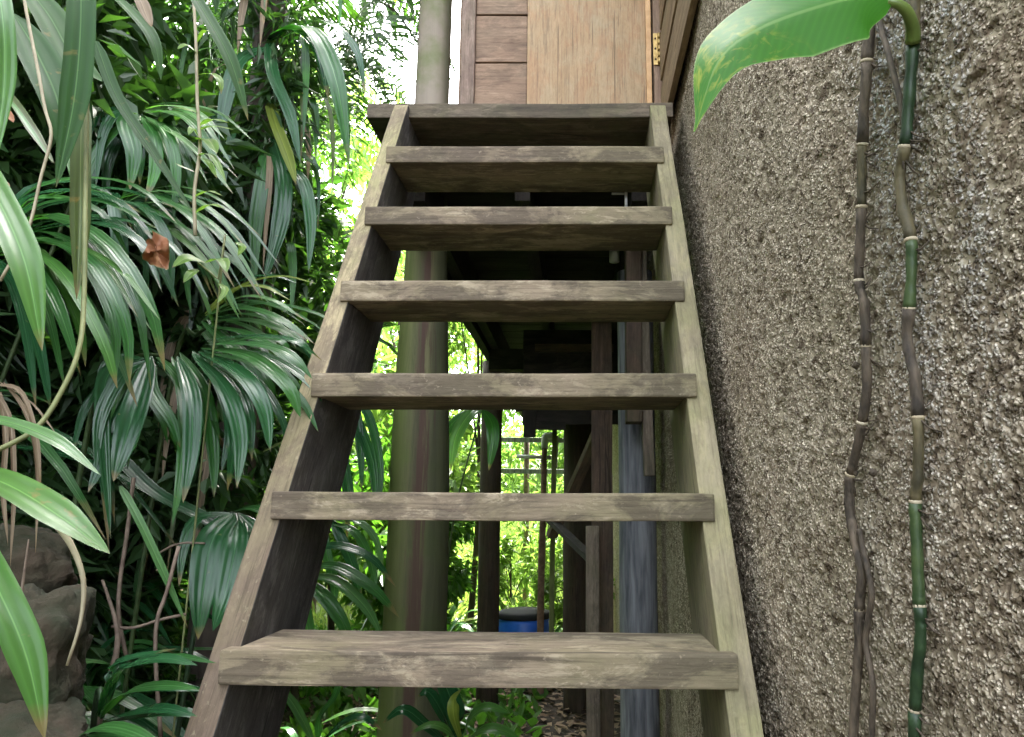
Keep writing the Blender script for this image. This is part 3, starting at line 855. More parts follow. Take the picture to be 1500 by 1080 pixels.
lv = [(1282, -190), (1278, -60), (1274, 30), (1270, 92), (1263, 212), (1262, 303), (1258, 410), (1266, 445), (1268, 507), (1269, 575), (1259, 640), (1246, 695), (1244, 740), (1252, 790), (1262, 835), (1259, 893), (1258, 960), (1250, 1080), (1246, 1300)]
v1 = vine('bark-brown jointed vine stem climbing the stucco wall, nearer the stairs', lv, [90, 212, 303, 412, 507, 619, 695, 893], 13, lambda v: M['stem_olive'] if 200 < v < 300 else M['stem_brown'], 1)
q = MB(); q.tube(spline([at_wall(u, v, .012) for u, v in ((1259, 775), (1263, 800), (1270, 830), (1277, 870), (1272, 905), (1268, 940), (1274, 975), (1279, 1010), (1277, 1080), (1275, 1250))], 40), .0038, 7)
q.build('aerial_root', M['stem_brown'], v1)
q = MB(); q.tube(spline([at_wall(u, v, .012) for u, v in ((1290, -40), (1288, 25), (1300, 75), (1312, 120), (1322, 165), (1326, 205))], 16), .0036, 7)
q.build('side_shoot', M['stem_brown'], v1)
for (u, v) in ((1250, 533), (1248, 690), (1275, 690)):
    p = at_wall(u, v, .012); q = MB(); q.tube([p, p + Vector((.006, 0, -.004))], .0045, 7); q.build('bud', M['stem_brown'], v1)

def rmat(v):
    if v < 60: return M['stem_olive']
    if v < 215: return M['stem_dark']
    if v < 352: return M['stem_olive']
    if v < 452: return M['stem_green']
    if v < 612: return M['stem_brown']
    if v < 735: return M['stem_olive']
    if v < 888: return M['stem_green']
    return M['stem_dark']
rv = [(1342, -200), (1339, -60), (1338, 10), (1337, 66), (1331, 150), (1326, 215), (1318, 255), (1322, 300), (1334, 350), (1335, 400), (1332, 450), (1329, 500), (1340, 552), (1345, 612), (1345, 690), (1341, 735), (1343, 800), (1347, 888), (1349, 930), (1342, 1000), (1340, 1080), (1338, 1300)]
v2 = vine('green and brown jointed vine stem with one large glossy leaf', rv, [62, 215, 352, 452, 612, 735, 888, 1040], 14.5, rmat, 2)
Pw = at_wall(1337, 62, .014); YB = Pw.y
q = MB(); q.tube(spline([Pw, at(1337, 40, YB - .012), at(1329, 18, YB - .025), at(1316, 7, YB - .03), at(1300, 3, YB - .03)], 14), [.0085 - .0003 * i for i in range(15)], 9)
q.build('petiole', M['petiole'], v2)
def bigprof(t): return max(.02, min(1, (t / .22)) ** .6 * (1 if t < .50 else (1 - .35 * (t - .50) / .22) if t < .72 else .65 * max(0.0, 1 - (t - .72) / .28) ** 1.15))
mb = MB()
leaf_points(mb, [at(1308, 3, YB - .03), at(1255, -4, YB - .03), at(1185, 12, YB - .03), at(1110, 44, YB - .03), at(1052, 92, YB - .04), at(1017, 192, YB - .06)], 185 * YB / FPX, 30, 9, bigprof, Vector((-.25, -.85, .35)), 0, -.16, .012, 3)
big = mb.build('leaf', M['bigleaf'], v2, label='large glossy green leaf with a yellow blotched pointed tip')

# ------------------------------------------------------------------ jungle on the left bank
class Plant:
    def __init__(self, name, label, cat, root, group=None):
        self.root = Vector(root)
        self.o = thing(name, label, cat, root, group)
        self.extra = 0
    def stem(self, pts, r0, r1, mat='petiole', name='stem', n=14):
        q = MB(); P = spline(pts, n); q.tube(P, [r0 + (r1 - r0) * i / n for i in range(n + 1)], 7)
        return q.build(name, M[mat], self.o)
    def leaf(self, ctrl, wpx, mat, parent=None, **k):
        o = self.leaf1(ctrl, wpx, mat, parent, **k)
        for e in range(self.extra):
            j = [(random.uniform(-48, 48), random.uniform(-34, 34)) for _ in range(2)]
            m_ = len(ctrl) - 1
            c2 = [(u + j[0][0] * i / m_ + j[1][0] * .2, v + j[0][1] * i / m_ + j[1][1] * .2, Y + .05 + .05 * e + random.uniform(0, .06)) for i, (u, v, Y) in enumerate(ctrl)]
            self.leaf1(c2, wpx * random.uniform(.55, .9), random.choice([mat, mat, 'deep', 'mid']), parent, **k)
        return o
    def leaf1(self, ctrl, wpx, mat, parent=None, prof=lance, pleat=0, fold=.12, n=11, m=5, facing=None, name='leaf', wav=0, label=None):
        C_ = [at(*c) for c in ctrl]
        D = sum((c - CAM).length for c in C_) / len(C_)
        wpx *= random.uniform(.56, .78)
        mb = MB(); leaf_points(mb, C_, wpx * D / FPX, n, m, prof, facing, pleat, fold, wav, random.randrange(9999))
        return mb.build(name, M[mat], parent or self.o, label=label)

def under(u, v, Y, dx=-.25, dy=.1):
    p = at(u, v, Y); x, y = p.x + dx, p.y + dy
    return Vector((x, y, gz(x, y)))

FAN = 'broad pleated fan-leaved plants on the bank'
# the big fan plant beside the stringer
O = (235, 520, 1.62)
A = Plant('fan_leaf_plant', 'large plant with drooping broad blue-green pleated leaflets just left of the stringer', 'plant', under(150, 800, 1.75, -.15), FAN)
A.extra = 2
st = A.stem([A.root, at(130, 620, 1.75), at(190, 530, 1.68), at(*O)], .007, .004, 'stem_green', 'frond')
for c, w, mt in (
    ([(222, 522, 1.62), (200, 590, 1.52), (182, 650, 1.48), (166, 706, 1.47)], 44, 'deep'),
    ([(260, 522, 1.6), (280, 580, 1.5), (280, 660, 1.46), (268, 738, 1.45)], 40, 'deep'),
    ([(282, 518, 1.6), (330, 570, 1.5), (352, 640, 1.46), (347, 716, 1.45)], 42, 'deep'),
    ([(225, 530, 1.62), (222, 570, 1.56), (250, 615, 1.53), (264, 656, 1.52)], 24, 'mid'),
    ([(235, 525, 1.62), (262, 555, 1.56), (285, 600, 1.53), (288, 640, 1.52)], 26, 'mid'),
    ([(290, 515, 1.6), (350, 545, 1.5), (385, 595, 1.46), (396, 662, 1.45)], 34, 'deep'),
    ([(295, 510, 1.6), (365, 522, 1.52), (420, 565, 1.48), (440, 612, 1.47)], 34, 'mid'),
    ([(300, 505, 1.6), (372, 505, 1.53), (425, 520, 1.5), (458, 556, 1.49)], 30, 'mid'),
    ([(215, 528, 1.62), (180, 550, 1.58), (148, 610, 1.56), (140, 690, 1.55)], 30, 'deep'),
    ([(212, 525, 1.62), (172, 535, 1.6), (150, 590, 1.57), (162, 790, 1.55)], 32, 'deep')):
    A.leaf(c, w, mt, st, pleat=.045, fold=.16, n=13, m=7, name='leaflet')

O2 = (330, 470, 1.85)
B = Plant('fan_leaf_plant', 'pale glossy fan of narrow leaflets arching over the stringer at mid height', 'plant', under(300, 640, 2.0, -.22), FAN)
B.extra = 3
st = B.stem([B.root, at(250, 560, 1.98), at(290, 490, 1.92), at(*O2)], .006, .0035, 'stem_green', 'frond')
for c, w, mt in (
    ([(300, 462, 1.85), (360, 452, 1.8), (415, 470, 1.77), (462, 505, 1.76)], 20, 'mid'),
    ([(300, 470, 1.85), (370, 470, 1.8), (430, 492, 1.77), (466, 530, 1.76)], 20, 'mid'),
    ([(300, 478, 1.85), (360, 488, 1.78), (412, 520, 1.74), (452, 570, 1.73)], 26, 'mid'),
    ([(305, 465, 1.85), (350, 436, 1.83), (400, 440, 1.8), (448, 470, 1.8)], 16, 'pale'),
    ([(295, 470, 1.85), (330, 500, 1.8), (372, 545, 1.76), (388, 610, 1.75)], 26, 'mid'),
    ([(300, 460, 1.85), (340, 425, 1.86), (385, 420, 1.84), (425, 440, 1.84)], 15, 'yellow')):
    B.leaf(c, w, mt, st, pleat=.04, name='leaflet', m=5)

# arching long leaves, middle left
Cc = Plant('arching_leaf_plant', 'clump of long arching grassy leaves spreading from the left edge at mid height', 'plant', under(-20, 420, 1.45, -.15), FAN)
Cc.extra = 3
for c, w, mt in (
    ([(-10, 350, 1.45), (70, 318, 1.4), (150, 350, 1.33), (215, 440, 1.3), (242, 545, 1.3)], 30, 'mid'),
    ([(-10, 360, 1.45), (70, 335, 1.42), (160, 330, 1.4), (225, 375, 1.4), (262, 450, 1.4)], 24, 'deep'),
    ([(0, 370, 1.45), (60, 352, 1.38), (130, 380, 1.3), (182, 470, 1.27), (190, 565, 1.27)], 30, 'mid'),
    ([(0, 375, 1.45), (50, 370, 1.36), (100, 410, 1.28), (150, 500, 1.25), (172, 570, 1.25)], 28, 'bright'),
    ([(10, 380, 1.45), (50, 395, 1.38), (85, 450, 1.33), (115, 540, 1.32)], 24, 'mid'),
    ([(-10, 345, 1.45), (60, 300, 1.45), (150, 295, 1.45), (230, 335, 1.45)], 20, 'mid'),
    ([(0, 365, 1.45), (90, 355, 1.36), (175, 395, 1.3), (235, 470, 1.28)], 20, 'bright'),
    ([(-5, 340, 1.46), (40, 290, 1.46), (110, 280, 1.46), (180, 300, 1.46), (230, 360, 1.45)], 22, 'deep'),
    ([(0, 385, 1.45), (30, 420, 1.42), (55, 490, 1.4), (75, 590, 1.4)], 22, 'deep')):
    Cc.leaf(c, w, mt, prof=lambda t: lance(t, .35, .6, .3), pleat=.03)

D_ = Plant('fan_leaf_plant', 'upper fan of hanging striped leaflets in front of the dark hollow', 'plant', under(120, 330, 1.95, -.3), FAN)
D_.extra = 2
st = D_.stem([D_.root, at(120, 260, 2.0), at(170, 190, 1.95), at(205, 172, 1.9)], .006, .0035, 'stem_green', 'frond')
for c, w, mt in (
    ([(205, 172, 1.9), (172, 165, 1.86), (150, 200, 1.84), (140, 275, 1.83)], 22, 'deep'),
    ([(205, 172, 1.9), (185, 180, 1.85), (196, 225, 1.82), (190, 280, 1.81)], 32, 'mid'),
    ([(208, 172, 1.9), (225, 200, 1.85), (228, 245, 1.82), (213, 296, 1.81)], 24, 'mid'),
    ([(212, 170, 1.9), (245, 195, 1.85), (258, 250, 1.82), (254, 325, 1.81)], 24, 'mid'),
    ([(212, 166, 1.9), (255, 165, 1.86), (290, 190, 1.84), (330, 262, 1.83)], 26, 'mid'),
    ([(212, 160, 1.9), (245, 155, 1.87), (290, 165, 1.85), (330, 205, 1.84)], 22, 'pale'),
    ([(210, 175, 1.9), (262, 200, 1.85), (305, 240, 1.82), (342, 285, 1.81)], 16, 'pale'),
    ([(205, 175, 1.9), (160, 200, 1.86), (125, 260, 1.84), (120, 330, 1.84)], 24, 'mid')):
    D_.leaf(c, w, mt, st, pleat=.04, m=7, name='leaflet')

E = Plant('arching_leaf_plant', 'spray of thin shiny arching leaves behind the hanging brown leaf', 'plant', under(200, 420, 1.75, -.2), FAN)
E.extra = 3
for c, w, mt in (
    ([(150, 300, 1.8), (215, 285, 1.75), (285, 325, 1.7), (345, 425, 1.68)], 20, 'mid'),
    ([(160, 310, 1.8), (230, 310, 1.74), (300, 365, 1.7), (355, 465, 1.68)], 16, 'mid'),
    ([(170, 305, 1.8), (230, 280, 1.78), (300, 300, 1.75), (362, 365, 1.74)], 14, 'pale'),
    ([(165, 300, 1.8), (205, 300, 1.74), (245, 350, 1.7), (252, 440, 1.69)], 26, 'deep'),
    ([(180, 300, 1.8), (260, 300, 1.75), (330, 345, 1.72), (385, 430, 1.7)], 13, 'pale'),
    ([(190, 330, 1.8), (250, 340, 1.76), (310, 395, 1.73), (352, 470, 1.72)], 18, 'bright'),
    ([(120, 320, 1.8), (160, 290, 1.78), (170, 340, 1.74), (168, 410, 1.73)], 26, 'deep')):
    E.leaf(c, w, mt, prof=lambda t: lance(t, .35, .6, .3), pleat=.03)

# big leaves near the lens, left edge
fg = [
    ('bright_strap_leaf', 'pale green strap leaf hanging at the left edge above mid height', [(-60, 200, .80), (-15, 270, .76), (35, 380, .73), (62, 515, .72)], 44, 'bright', strap),
    ('bright_strap_leaf', 'narrow yellow-edged leaf pointing right above the widest bright leaf', [(-80, 610, .82), (0, 616, .78), (80, 645, .77), (148, 697, .77)], 26, 'pale', strap),
    ('bright_strap_leaf', 'widest bright green leaf with a hole, pointing down to the right', [(-90, 680, .78), (0, 705, .72), (85, 755, .70), (162, 812, .70)], 54, 'brightspot', strap),
    ('bright_strap_leaf', 'lowest bright leaf drooping at the bottom left corner', [(-60, 760, .75), (-5, 860, .70), (38, 960, .68), (66, 1085, .67)], 46, 'bright', strap),
    ('strap_leaf', 'pale bluish leaf edge at the top left corner', [(-10, -60, .70), (4, 30, .68), (6, 120, .68), (-8, 240, .68)], 26, 'pale', strap),
    ('strap_leaf', 'dark green strap leaf with a brown stalk hanging near the top left', [(118, -60, .95), (118, 40, .93), (108, 150, .92), (82, 275, .92)], 36, 'dull', strap),
    ('strap_leaf', 'ragged hanging leaf with brown spots left of the brown dry leaf', [(120, 150, 1.0), (118, 230, .98), (117, 330, .97), (112, 440, .97)], 26, 'old', strap),
    ('strap_leaf', 'broad dim leaf behind the strap leaf at the top left', [(20, 20, 1.15), (55, 80, 1.12), (85, 150, 1.1), (95, 230, 1.1)], 56, 'dull', lance),
    ('strap_leaf', 'broad dark leaf crossing the top left corner', [(20, -40, 1.2), (70, 20, 1.2), (110, 90, 1.2), (150, 120, 1.2)], 52, 'dull', lance),
    ('strap_leaf', 'slender hanging leaf crossing the dark hollow near the top', [(262, -40, 1.3), (300, 20, 1.3), (338, 90, 1.3), (364, 178, 1.3)], 24, 'dull', strap),
    ('strap_leaf', 'torn greyish leaf hanging into the dark hollow', [(150, -20, 1.4), (195, 20, 1.38), (225, 60, 1.37), (236, 118, 1.37)], 22, 'dull', lance),
    ('strap_leaf', 'long twisted grey-green leaf running down to the right through the fan leaves', [(140, 60, 1.5), (170, 140, 1.5), (215, 210, 1.5), (285, 315, 1.5)], 20, 'dull', strap),
    ('strap_leaf', 'thin pale blade seen edge-on in the lower dark', [(176, 712, 1.5), (205, 765, 1.48), (240, 840, 1.47), (275, 920, 1.47)], 13, 'pale', strap),
    ('strap_leaf', 'dark shiny blade crossing low beside the stringer', [(160, 655, 1.75), (225, 720, 1.72), (300, 760, 1.7), (372, 815, 1.7)], 24, 'deep', strap),
    ('strap_leaf', 'pale folded leaf hanging beside the thin cord vine', [(112, 170, 1.05), (108, 215, 1.02), (118, 270, 1.0), (122, 350, 1.0)], 28, 'pale', lance),
    ('strap_leaf', 'dark purple-grey arching blade at the left edge', [(-10, 120, 1.1), (20, 150, 1.08), (50, 195, 1.07), (80, 240, 1.07)], 16, 'old', strap),
    ('strap_leaf', 'long narrow white-edged blade curving below the top left corner', [(-15, 135, 1.05), (15, 150, 1.04), (45, 190, 1.03), (78, 240, 1.03)], 7, 'pale', strap),
    ('strap_leaf', 'brown withered leaf tip hanging from the top edge', [(180, -40, 1.3), (205, 0, 1.3), (214, 22, 1.3), (222, 40, 1.3)], 20, 'tan', lance),
]
for nm, lab, c, w, mt, pf in fg:
    w *= .84
    C_ = [at(*q) for q in c]
    Dm = sum((p - CAM).length for p in C_) / len(C_)
    mb = MB(); leaf_points(mb, C_, w * Dm / FPX, 16, 7, pf, None, .0 if w > 30 else .02, .14, .006, hash(lab) % 997 if False else len(lab))
    o = mb.build(nm, M[mt], None, origin=C_[0]); tag(o, lab, 'leaf', 'single long leaves hanging in from the left')
# withered tip of the bright leaf and its dead stalk
def cord(name, label, cat, ctrl, r, mat, n=26, group=None, r1=None):
    P = spline([at(*c) for c in ctrl], n)
    mb = MB(); mb.tube(P, [r + ((r1 if r1 is not None else r) - r) * i / n for i in range(n + 1)], 7)
    return tag(mb.build(name, M[mat], None, origin=P[0]), label, cat, group)
cord('hanging_stem', 'green cord-like vine hanging past the fan leaves and curling to the left edge', 'vine', [(130, -40, .98), (128, 60, .98), (127, 180, .97), (125, 300, .96), (123, 440, .94), (116, 510, .92), (92, 570, .9), (50, 630, .88), (-30, 672, .86)], .0030, 'liana', 40)
cord('hanging_stem', 'thin knotted tan stem crossing the top left leaves', 'vine', [(30, -30, 1.0), (43, 40, 1.0), (55, 100, 1.0), (66, 160, 1.0), (75, 200, 1.0), (60, 260, 1.0), (40, 340, 1.0), (0, 412, 1.0)], .0022, 'pale_stem', 30)
cord('dry_stalk', 'tan withered stalk curling down from the widest bright leaf', 'stalk', [(80, 765, .74), (105, 800, .74), (122, 850, .74), (118, 910, .74), (98, 975, .74)], .0034, 'tan' if False else 'pale_stem', 22, None, .0012)
TW = 'dead twigs in the lower left dark'
cord('dead_twig', 'thick bare twig leaning in the lower left', 'twig', [(150, 850, 1.52), (168, 905, 1.5), (172, 945, 1.48), (160, 1000, 1.46), (136, 1085, 1.44)], .0025, 'twig', 16, TW, .0075)
cord('dead_twig', 'straight hanging dead stem in the dark above the forked twig', 'twig', [(196, 700, 1.56), (185, 790, 1.55), (176, 850, 1.55), (174, 905, 1.54), (186, 965, 1.53)], .004, 'twig', 16, TW)
cord('dead_twig', 'long thin root hanging left of the stringer to the bottom', 'twig', [(262, 800, 1.46), (244, 868, 1.45), (230, 910, 1.44), (228, 970, 1.43), (236, 1085, 1.42)], .0036, 'twig', 16, TW)
cord('dead_twig', 'horizontal thin twig over the bare earth', 'twig', [(164, 918, 1.5), (195, 920, 1.5), (235, 908, 1.5), (272, 900, 1.5)], .0028, 'twig', 12, TW)
cord('dead_twig', 'fine dark stem left of the mossy stones', 'twig', [(42, 790, 1.05), (34, 850, 1.05), (28, 900, 1.05)], .0008, 'twig', 12, TW, .0026)
cord('dead_twig', 'curved dark twig beside the deep green fan', 'twig', [(225, 815, 1.6), (260, 797, 1.6), (300, 796, 1.6)], .0022, 'twig', 10, TW)

# weed with little pale leaves climbing straight up in the hollow
W_ = Plant('climbing_weed', 'thin pale climbing weed with small yellow-green leaves before the dark hollow', 'plant', at(287, 345, 1.45))
W_.stem([at(281, -40, 1.45), at(287, 60, 1.45), at(289, 150, 1.45), at(293, 215, 1.45), at(285, 280, 1.45), at(286, 345, 1.45)], .0030, .0036, 'pale_stem', n=24)
for c, w in (([(289, 62, 1.45), (300, 45, 1.43), (315, 50, 1.42)], 12), ([(289, 110, 1.45), (310, 108, 1.43), (322, 118, 1.42), (324, 138, 1.42)], 14),
             ([(290, 78, 1.45), (272, 66, 1.43), (260, 72, 1.42)], 14), ([(292, 165, 1.45), (270, 160, 1.43), (252, 158, 1.42)], 12),
             ([(293, 185, 1.45), (310, 175, 1.42), (335, 180, 1.4)], 20), ([(293, 190, 1.45), (312, 185, 1.42), (342, 190, 1.4)], 14),
             ([(292, 205, 1.45), (305, 205, 1.42), (318, 225, 1.4)], 30), ([(290, 228, 1.45), (310, 228, 1.42), (332, 268, 1.41)], 16),
             ([(290, 232, 1.45), (304, 236, 1.42), (318, 262, 1.41)], 13), ([(286, 252, 1.45), (270, 246, 1.43), (258, 240, 1.42)], 10),
             ([(286, 288, 1.45), (305, 280, 1.42), (326, 287, 1.41)], 12), ([(286, 312, 1.45), (308, 300, 1.42), (330, 306, 1.41)], 16),
             ([(290, 200, 1.45), (282, 188, 1.43), (276, 198, 1.42)], 14)):
    W_.leaf(c, w, 'vineleaf', n=6, m=5, wav=.03)
X_ = Plant('climbing_weed', 'low weed with heart-shaped pale leaves right of the brown dry leaf', 'plant', under(300, 430, 1.6, -.05))
X_.stem([X_.root, at(320, 440, 1.55), at(318, 410, 1.5), at(290, 385, 1.5)], .002, .002, 'liana')
for c, w in (([(300, 385, 1.5), (275, 378, 1.47), (252, 392, 1.45)], 26), ([(300, 385, 1.5), (325, 380, 1.47), (332, 400, 1.45)], 24), ([(290, 395, 1.5), (280, 400, 1.46), (268, 415, 1.45)], 20),
             ([(320, 415, 1.5), (330, 425, 1.47), (318, 445, 1.46)], 14), ([(180, 340, 1.5), (195, 345, 1.47), (205, 352, 1.46)], 20), ([(345, 355, 1.5), (355, 362, 1.5), (348, 375, 1.5)], 16)):
    X_.leaf(c, w, 'vineleaf', n=6, m=5, wav=.03)

# the hanging brown dry leaf: torn outline, curled
def dry_leaf():
    out = [(224, 338), (244, 348), (249, 362), (247, 378), (248, 396), (236, 392), (222, 388), (208, 380), (214, 366), (213, 354), (222, 350)]
    c = at(230, 368, 1.34); rr = random.Random(5)
    out = [((1 - f) * a[0] + f * b[0] + rr.uniform(-1.2, 1.2), (1 - f) * a[1] + f * b[1] + rr.uniform(-1.2, 1.2)) for a, b in zip(out, out[1:] + out[:1]) for f in (0, .33, .66)]
    mb = MB()
    P = [at(u, v, 1.34 + .014 * math.sin(i * .75)) for i, (u, v) in enumerate(out)]
    # concentric rings keep the crumpling
    rings = [[c + (p - c) * s + Vector((0, .004 * math.sin(k * 1.1 + s * 11), 0)) for k, p in enumerate(P)] for s in (.02, .25, .45, .65, .85, 1.0)]
    mb.grid(rings, closed=True)
    o = mb.build('dry_leaf', M['dryleaf'], None, origin=c)
    tag(o, 'curled rust-brown dry leaf hanging among the green fan leaves', 'leaf')
dry_leaf()
for lab, c, w in (('small orange dry leaf at the left edge below the top corner', [(-10, 155, 1.2), (6, 165, 1.2), (20, 180, 1.2)], 22),
                  ('tiny orange leaf at the left edge above the arching clump', [(-12, 268, 1.2), (2, 268, 1.2), (14, 276, 1.2)], 18)):
    C_ = [at(*q) for q in c]; mb = MB(); leaf_points(mb, C_, w * 1.2 / FPX, 6, 5, lance, None, 0, .2, .03, 2)
    tag(mb.build('dry_leaf', M['dryleaf'], None, origin=C_[0]), lab, 'leaf')

# deep green pleated leaves low beside the stringer
G = Plant('fan_leaf_plant', 'dark blue-green broad pleated leaves low against the left stringer', 'plant', under(330, 960, 1.75, -.2), FAN)
st = G.stem([G.root, at(300, 830, 1.8), at(318, 770, 1.75), at(340, 752, 1.7)], .006, .004, 'stem_dark', 'frond')
for c, w, mt in (([(345, 752, 1.7), (312, 790, 1.62), (298, 860, 1.58), (290, 938, 1.57)], 52, 'deep'), ([(350, 755, 1.7), (345, 800, 1.62), (330, 870, 1.58), (312, 925, 1.57)], 44, 'deep'),
                 ([(350, 752, 1.7), (380, 790, 1.66), (385, 850, 1.63), (370, 920, 1.62)], 40, 'deep'), ([(340, 750, 1.7), (375, 745, 1.66), (410, 770, 1.64), (430, 820, 1.63)], 30, 'mid'),
                 ([(340, 752, 1.7), (290, 760, 1.66), (270, 800, 1.63), (262, 860, 1.62)], 26, 'deep')):
    G.leaf(c, w, mt, st, pleat=.05, m=9, n=13, name='leaflet')
Hh = Plant('fan_leaf_plant', 'glossy dark fan of arching leaflets at the bottom left', 'plant', under(140, 1090, 1.35, -.05), FAN)
Hh.extra = 1
st = Hh.stem([Hh.root, at(135, 1080, 1.33), at(150, 1050, 1.3)], .006, .004, 'stem_dark', 'frond')
for c, w, mt in (([(145, 1050, 1.3), (175, 985, 1.24), (235, 965, 1.2), (290, 975, 1.19)], 34, 'deep'), ([(148, 1052, 1.3), (185, 1015, 1.23), (240, 1005, 1.19), (292, 1010, 1.18)], 34, 'mid'),
                 ([(148, 1058, 1.3), (190, 1045, 1.22), (240, 1038, 1.18), (290, 1050, 1.17)], 34, 'deep'), ([(140, 1050, 1.3), (165, 1000, 1.27), (170, 970, 1.25), (260, 950, 1.24)], 24, 'deep'),
                 ([(100, 1085, 1.2), (150, 1066, 1.15), (200, 1075, 1.12), (250, 1105, 1.1)], 34, 'mid')):
    Hh.leaf(c, w, mt, st, pleat=.04, m=7, name='leaflet')

# fans seen through and behind the stairs
def fan(label, root, org, leaves, mats, pleat=.045, group=FAN, cat='plant'):
    p = Plant('fan_leaf_plant', label, cat, root, group)
    s = p.stem([p.root, p.root.lerp(at(*org), .6) + Vector((-.06, 0, .06)), at(*org)], .007, .004, 'stem_green', 'frond')
    for i, (c, w) in enumerate(leaves):
        p.leaf(c, w, mats[i % len(mats)], s, pleat=pleat, m=7, n=12, name='leaflet')
    return p
fan('grey-green fan seen between the lower treads left of the mossy log', under(440, 930, 2.45, -.1), (440, 838, 2.45),
    [([(440, 836, 2.45), (490, 830, 2.4), (545, 862, 2.36), (585, 905, 2.35)], 30), ([(440, 845, 2.45), (490, 850, 2.4), (535, 890, 2.36), (560, 935, 2.35)], 32),
     ([(442, 850, 2.45), (470, 870, 2.4), (500, 910, 2.36), (515, 950, 2.35)], 30), ([(440, 838, 2.45), (480, 800, 2.42), (540, 815, 2.4), (580, 860, 2.39)], 28),
     ([(436, 840, 2.45), (440, 880, 2.4), (450, 920, 2.38), (452, 960, 2.38)], 28)], ['mid', 'pale', 'mid', 'deep'])
fan('tall dark straps hanging behind the treads between stringer and mossy log', under(430, 700, 2.75, -.3), (500, 560, 2.75),
    [([(500, 560, 2.75), (520, 610, 2.7), (545, 680, 2.68), (552, 760, 2.67)], 24), ([(505, 555, 2.75), (540, 610, 2.7), (556, 680, 2.68), (556, 745, 2.67)], 20),
     ([(500, 565, 2.75), (495, 640, 2.7), (510, 720, 2.68), (508, 790, 2.67)], 26), ([(495, 560, 2.75), (520, 600, 2.7), (528, 660, 2.68), (530, 720, 2.67)], 18)], ['deep'])
fan('shiny straps behind the second visible gap of the stairs', under(450, 830, 2.6, -.2), (480, 770, 2.6),
    [([(480, 765, 2.6), (520, 780, 2.55), (545, 830, 2.53), (550, 880, 2.52)], 22), ([(485, 760, 2.6), (500, 790, 2.55), (520, 840, 2.53), (528, 890, 2.52)], 24),
     ([(480, 762, 2.6), (520, 762, 2.56), (550, 790, 2.53), (562, 840, 2.52)], 20), ([(475, 768, 2.6), (478, 810, 2.56), (490, 860, 2.54), (485, 905, 2.53)], 22)], ['mid', 'deep', 'pale'])
fan('broad dark leaf plant at the foot of the mossy log', under(640, 1085, 2.2, 0), (660, 1085, 2.2),
    [([(665, 1090, 2.2), (650, 1050, 2.15), (628, 1015, 2.13), (612, 1020, 2.13)], 34), ([(668, 1090, 2.2), (668, 1050, 2.15), (650, 1000, 2.14), (640, 985, 2.14)], 40), ([(660, 1095, 2.2), (620, 1060, 2.15), (590, 1040, 2.13), (560, 1060, 2.13)], 30)], ['deep'])
fan('bright green broad-leaved plant below the lowest tread', under(690, 1100, 2.0, 0), (680, 1088, 2.0),
    [([(678, 1088, 2.0), (690, 1050, 1.96), (715, 1036, 1.94), (748, 1046, 1.93)], 26), ([(680, 1090, 2.0), (705, 1070, 1.95), (735, 1070, 1.93), (765, 1085, 1.93)], 28), ([(676, 1088, 2.0), (665, 1050, 1.97), (665, 1025, 1.96), (676, 1010, 1.95)], 22), ([(670, 1090, 2.0), (655, 1070, 1.97), (630, 1062, 1.96), (600, 1075, 1.95)], 24)], ['bright', 'bright', 'yellow'], 0)
fan('low straps under the lowest tread by the left stringer', under(470, 1080, 2.2, 0), (470, 1080, 2.2),
    [([(465, 1085, 2.2), (470, 1050, 2.17), (490, 1020, 2.15), (500, 990, 2.15)], 20), ([(460, 1090, 2.2), (440, 1050, 2.17), (420, 1020, 2.15), (400, 1010, 2.15)], 22), ([(470, 1090, 2.2), (500, 1060, 2.17), (530, 1050, 2.15), (560, 1070, 2.15)], 20)], ['mid', 'pale', 'deep'])
fan('big folded grey-green leaf seen between the mossy log and the slim dark post', under(640, 700, 4.0, 0), (705, 600, 4.0),
    [([(705, 600, 4.0), (690, 605, 3.95), (668, 640, 3.92), (660, 690, 3.9)], 34), ([(706, 600, 4.0), (720, 620, 3.96), (722, 650, 3.94), (716, 690, 3.93)], 30), ([(704, 600, 4.0), (676, 610, 3.97), (650, 640, 3.95), (640, 690, 3.94)], 30)], ['pale', 'mid', 'mid'])

# hanging straps in the upper middle, from the leaning trunk
HS = Plant('strap_leaf_plant', 'plant with hanging strap leaves perched on the dark trunk at the upper left', 'plant', at(395, 60, 2.6))
for c, w, mt in (([(395, 60, 2.6), (450, 40, 2.4), (490, 110, 2.3), (512, 245, 2.28)], 34, 'mid'), ([(395, 60, 2.6), (430, 45, 2.45), (465, 70, 2.4), (482, 150, 2.38)], 30, 'deep'),
                 ([(395, 150, 2.6), (405, 185, 2.45), (422, 230, 2.42), (434, 272, 2.41)], 24, 'yellow'), ([(395, 60, 2.6), (400, 110, 2.45), (425, 170, 2.4), (440, 240, 2.38)], 28, 'deep'),
                 ([(390, 70, 2.6), (350, 90, 2.5), (330, 150, 2.45), (322, 220, 2.44)], 26, 'deep'), ([(395, 200, 2.6), (385, 260, 2.5), (375, 330, 2.47), (372, 430, 2.46)], 28, 'mid'),
                 ([(400, 200, 2.6), (415, 260, 2.5), (410, 330, 2.47), (385, 420, 2.46)], 30, 'deep'), ([(400, 240, 2.6), (440, 260, 2.5), (455, 320, 2.46), (452, 400, 2.45)], 26, 'deep'),
                 ([(398, 60, 2.6), (470, 30, 2.5), (520, 70, 2.45), (535, 140, 2.44)], 20, 'deep')):
    HS.leaf(c, w, mt, prof=strap, pleat=.03, m=7)

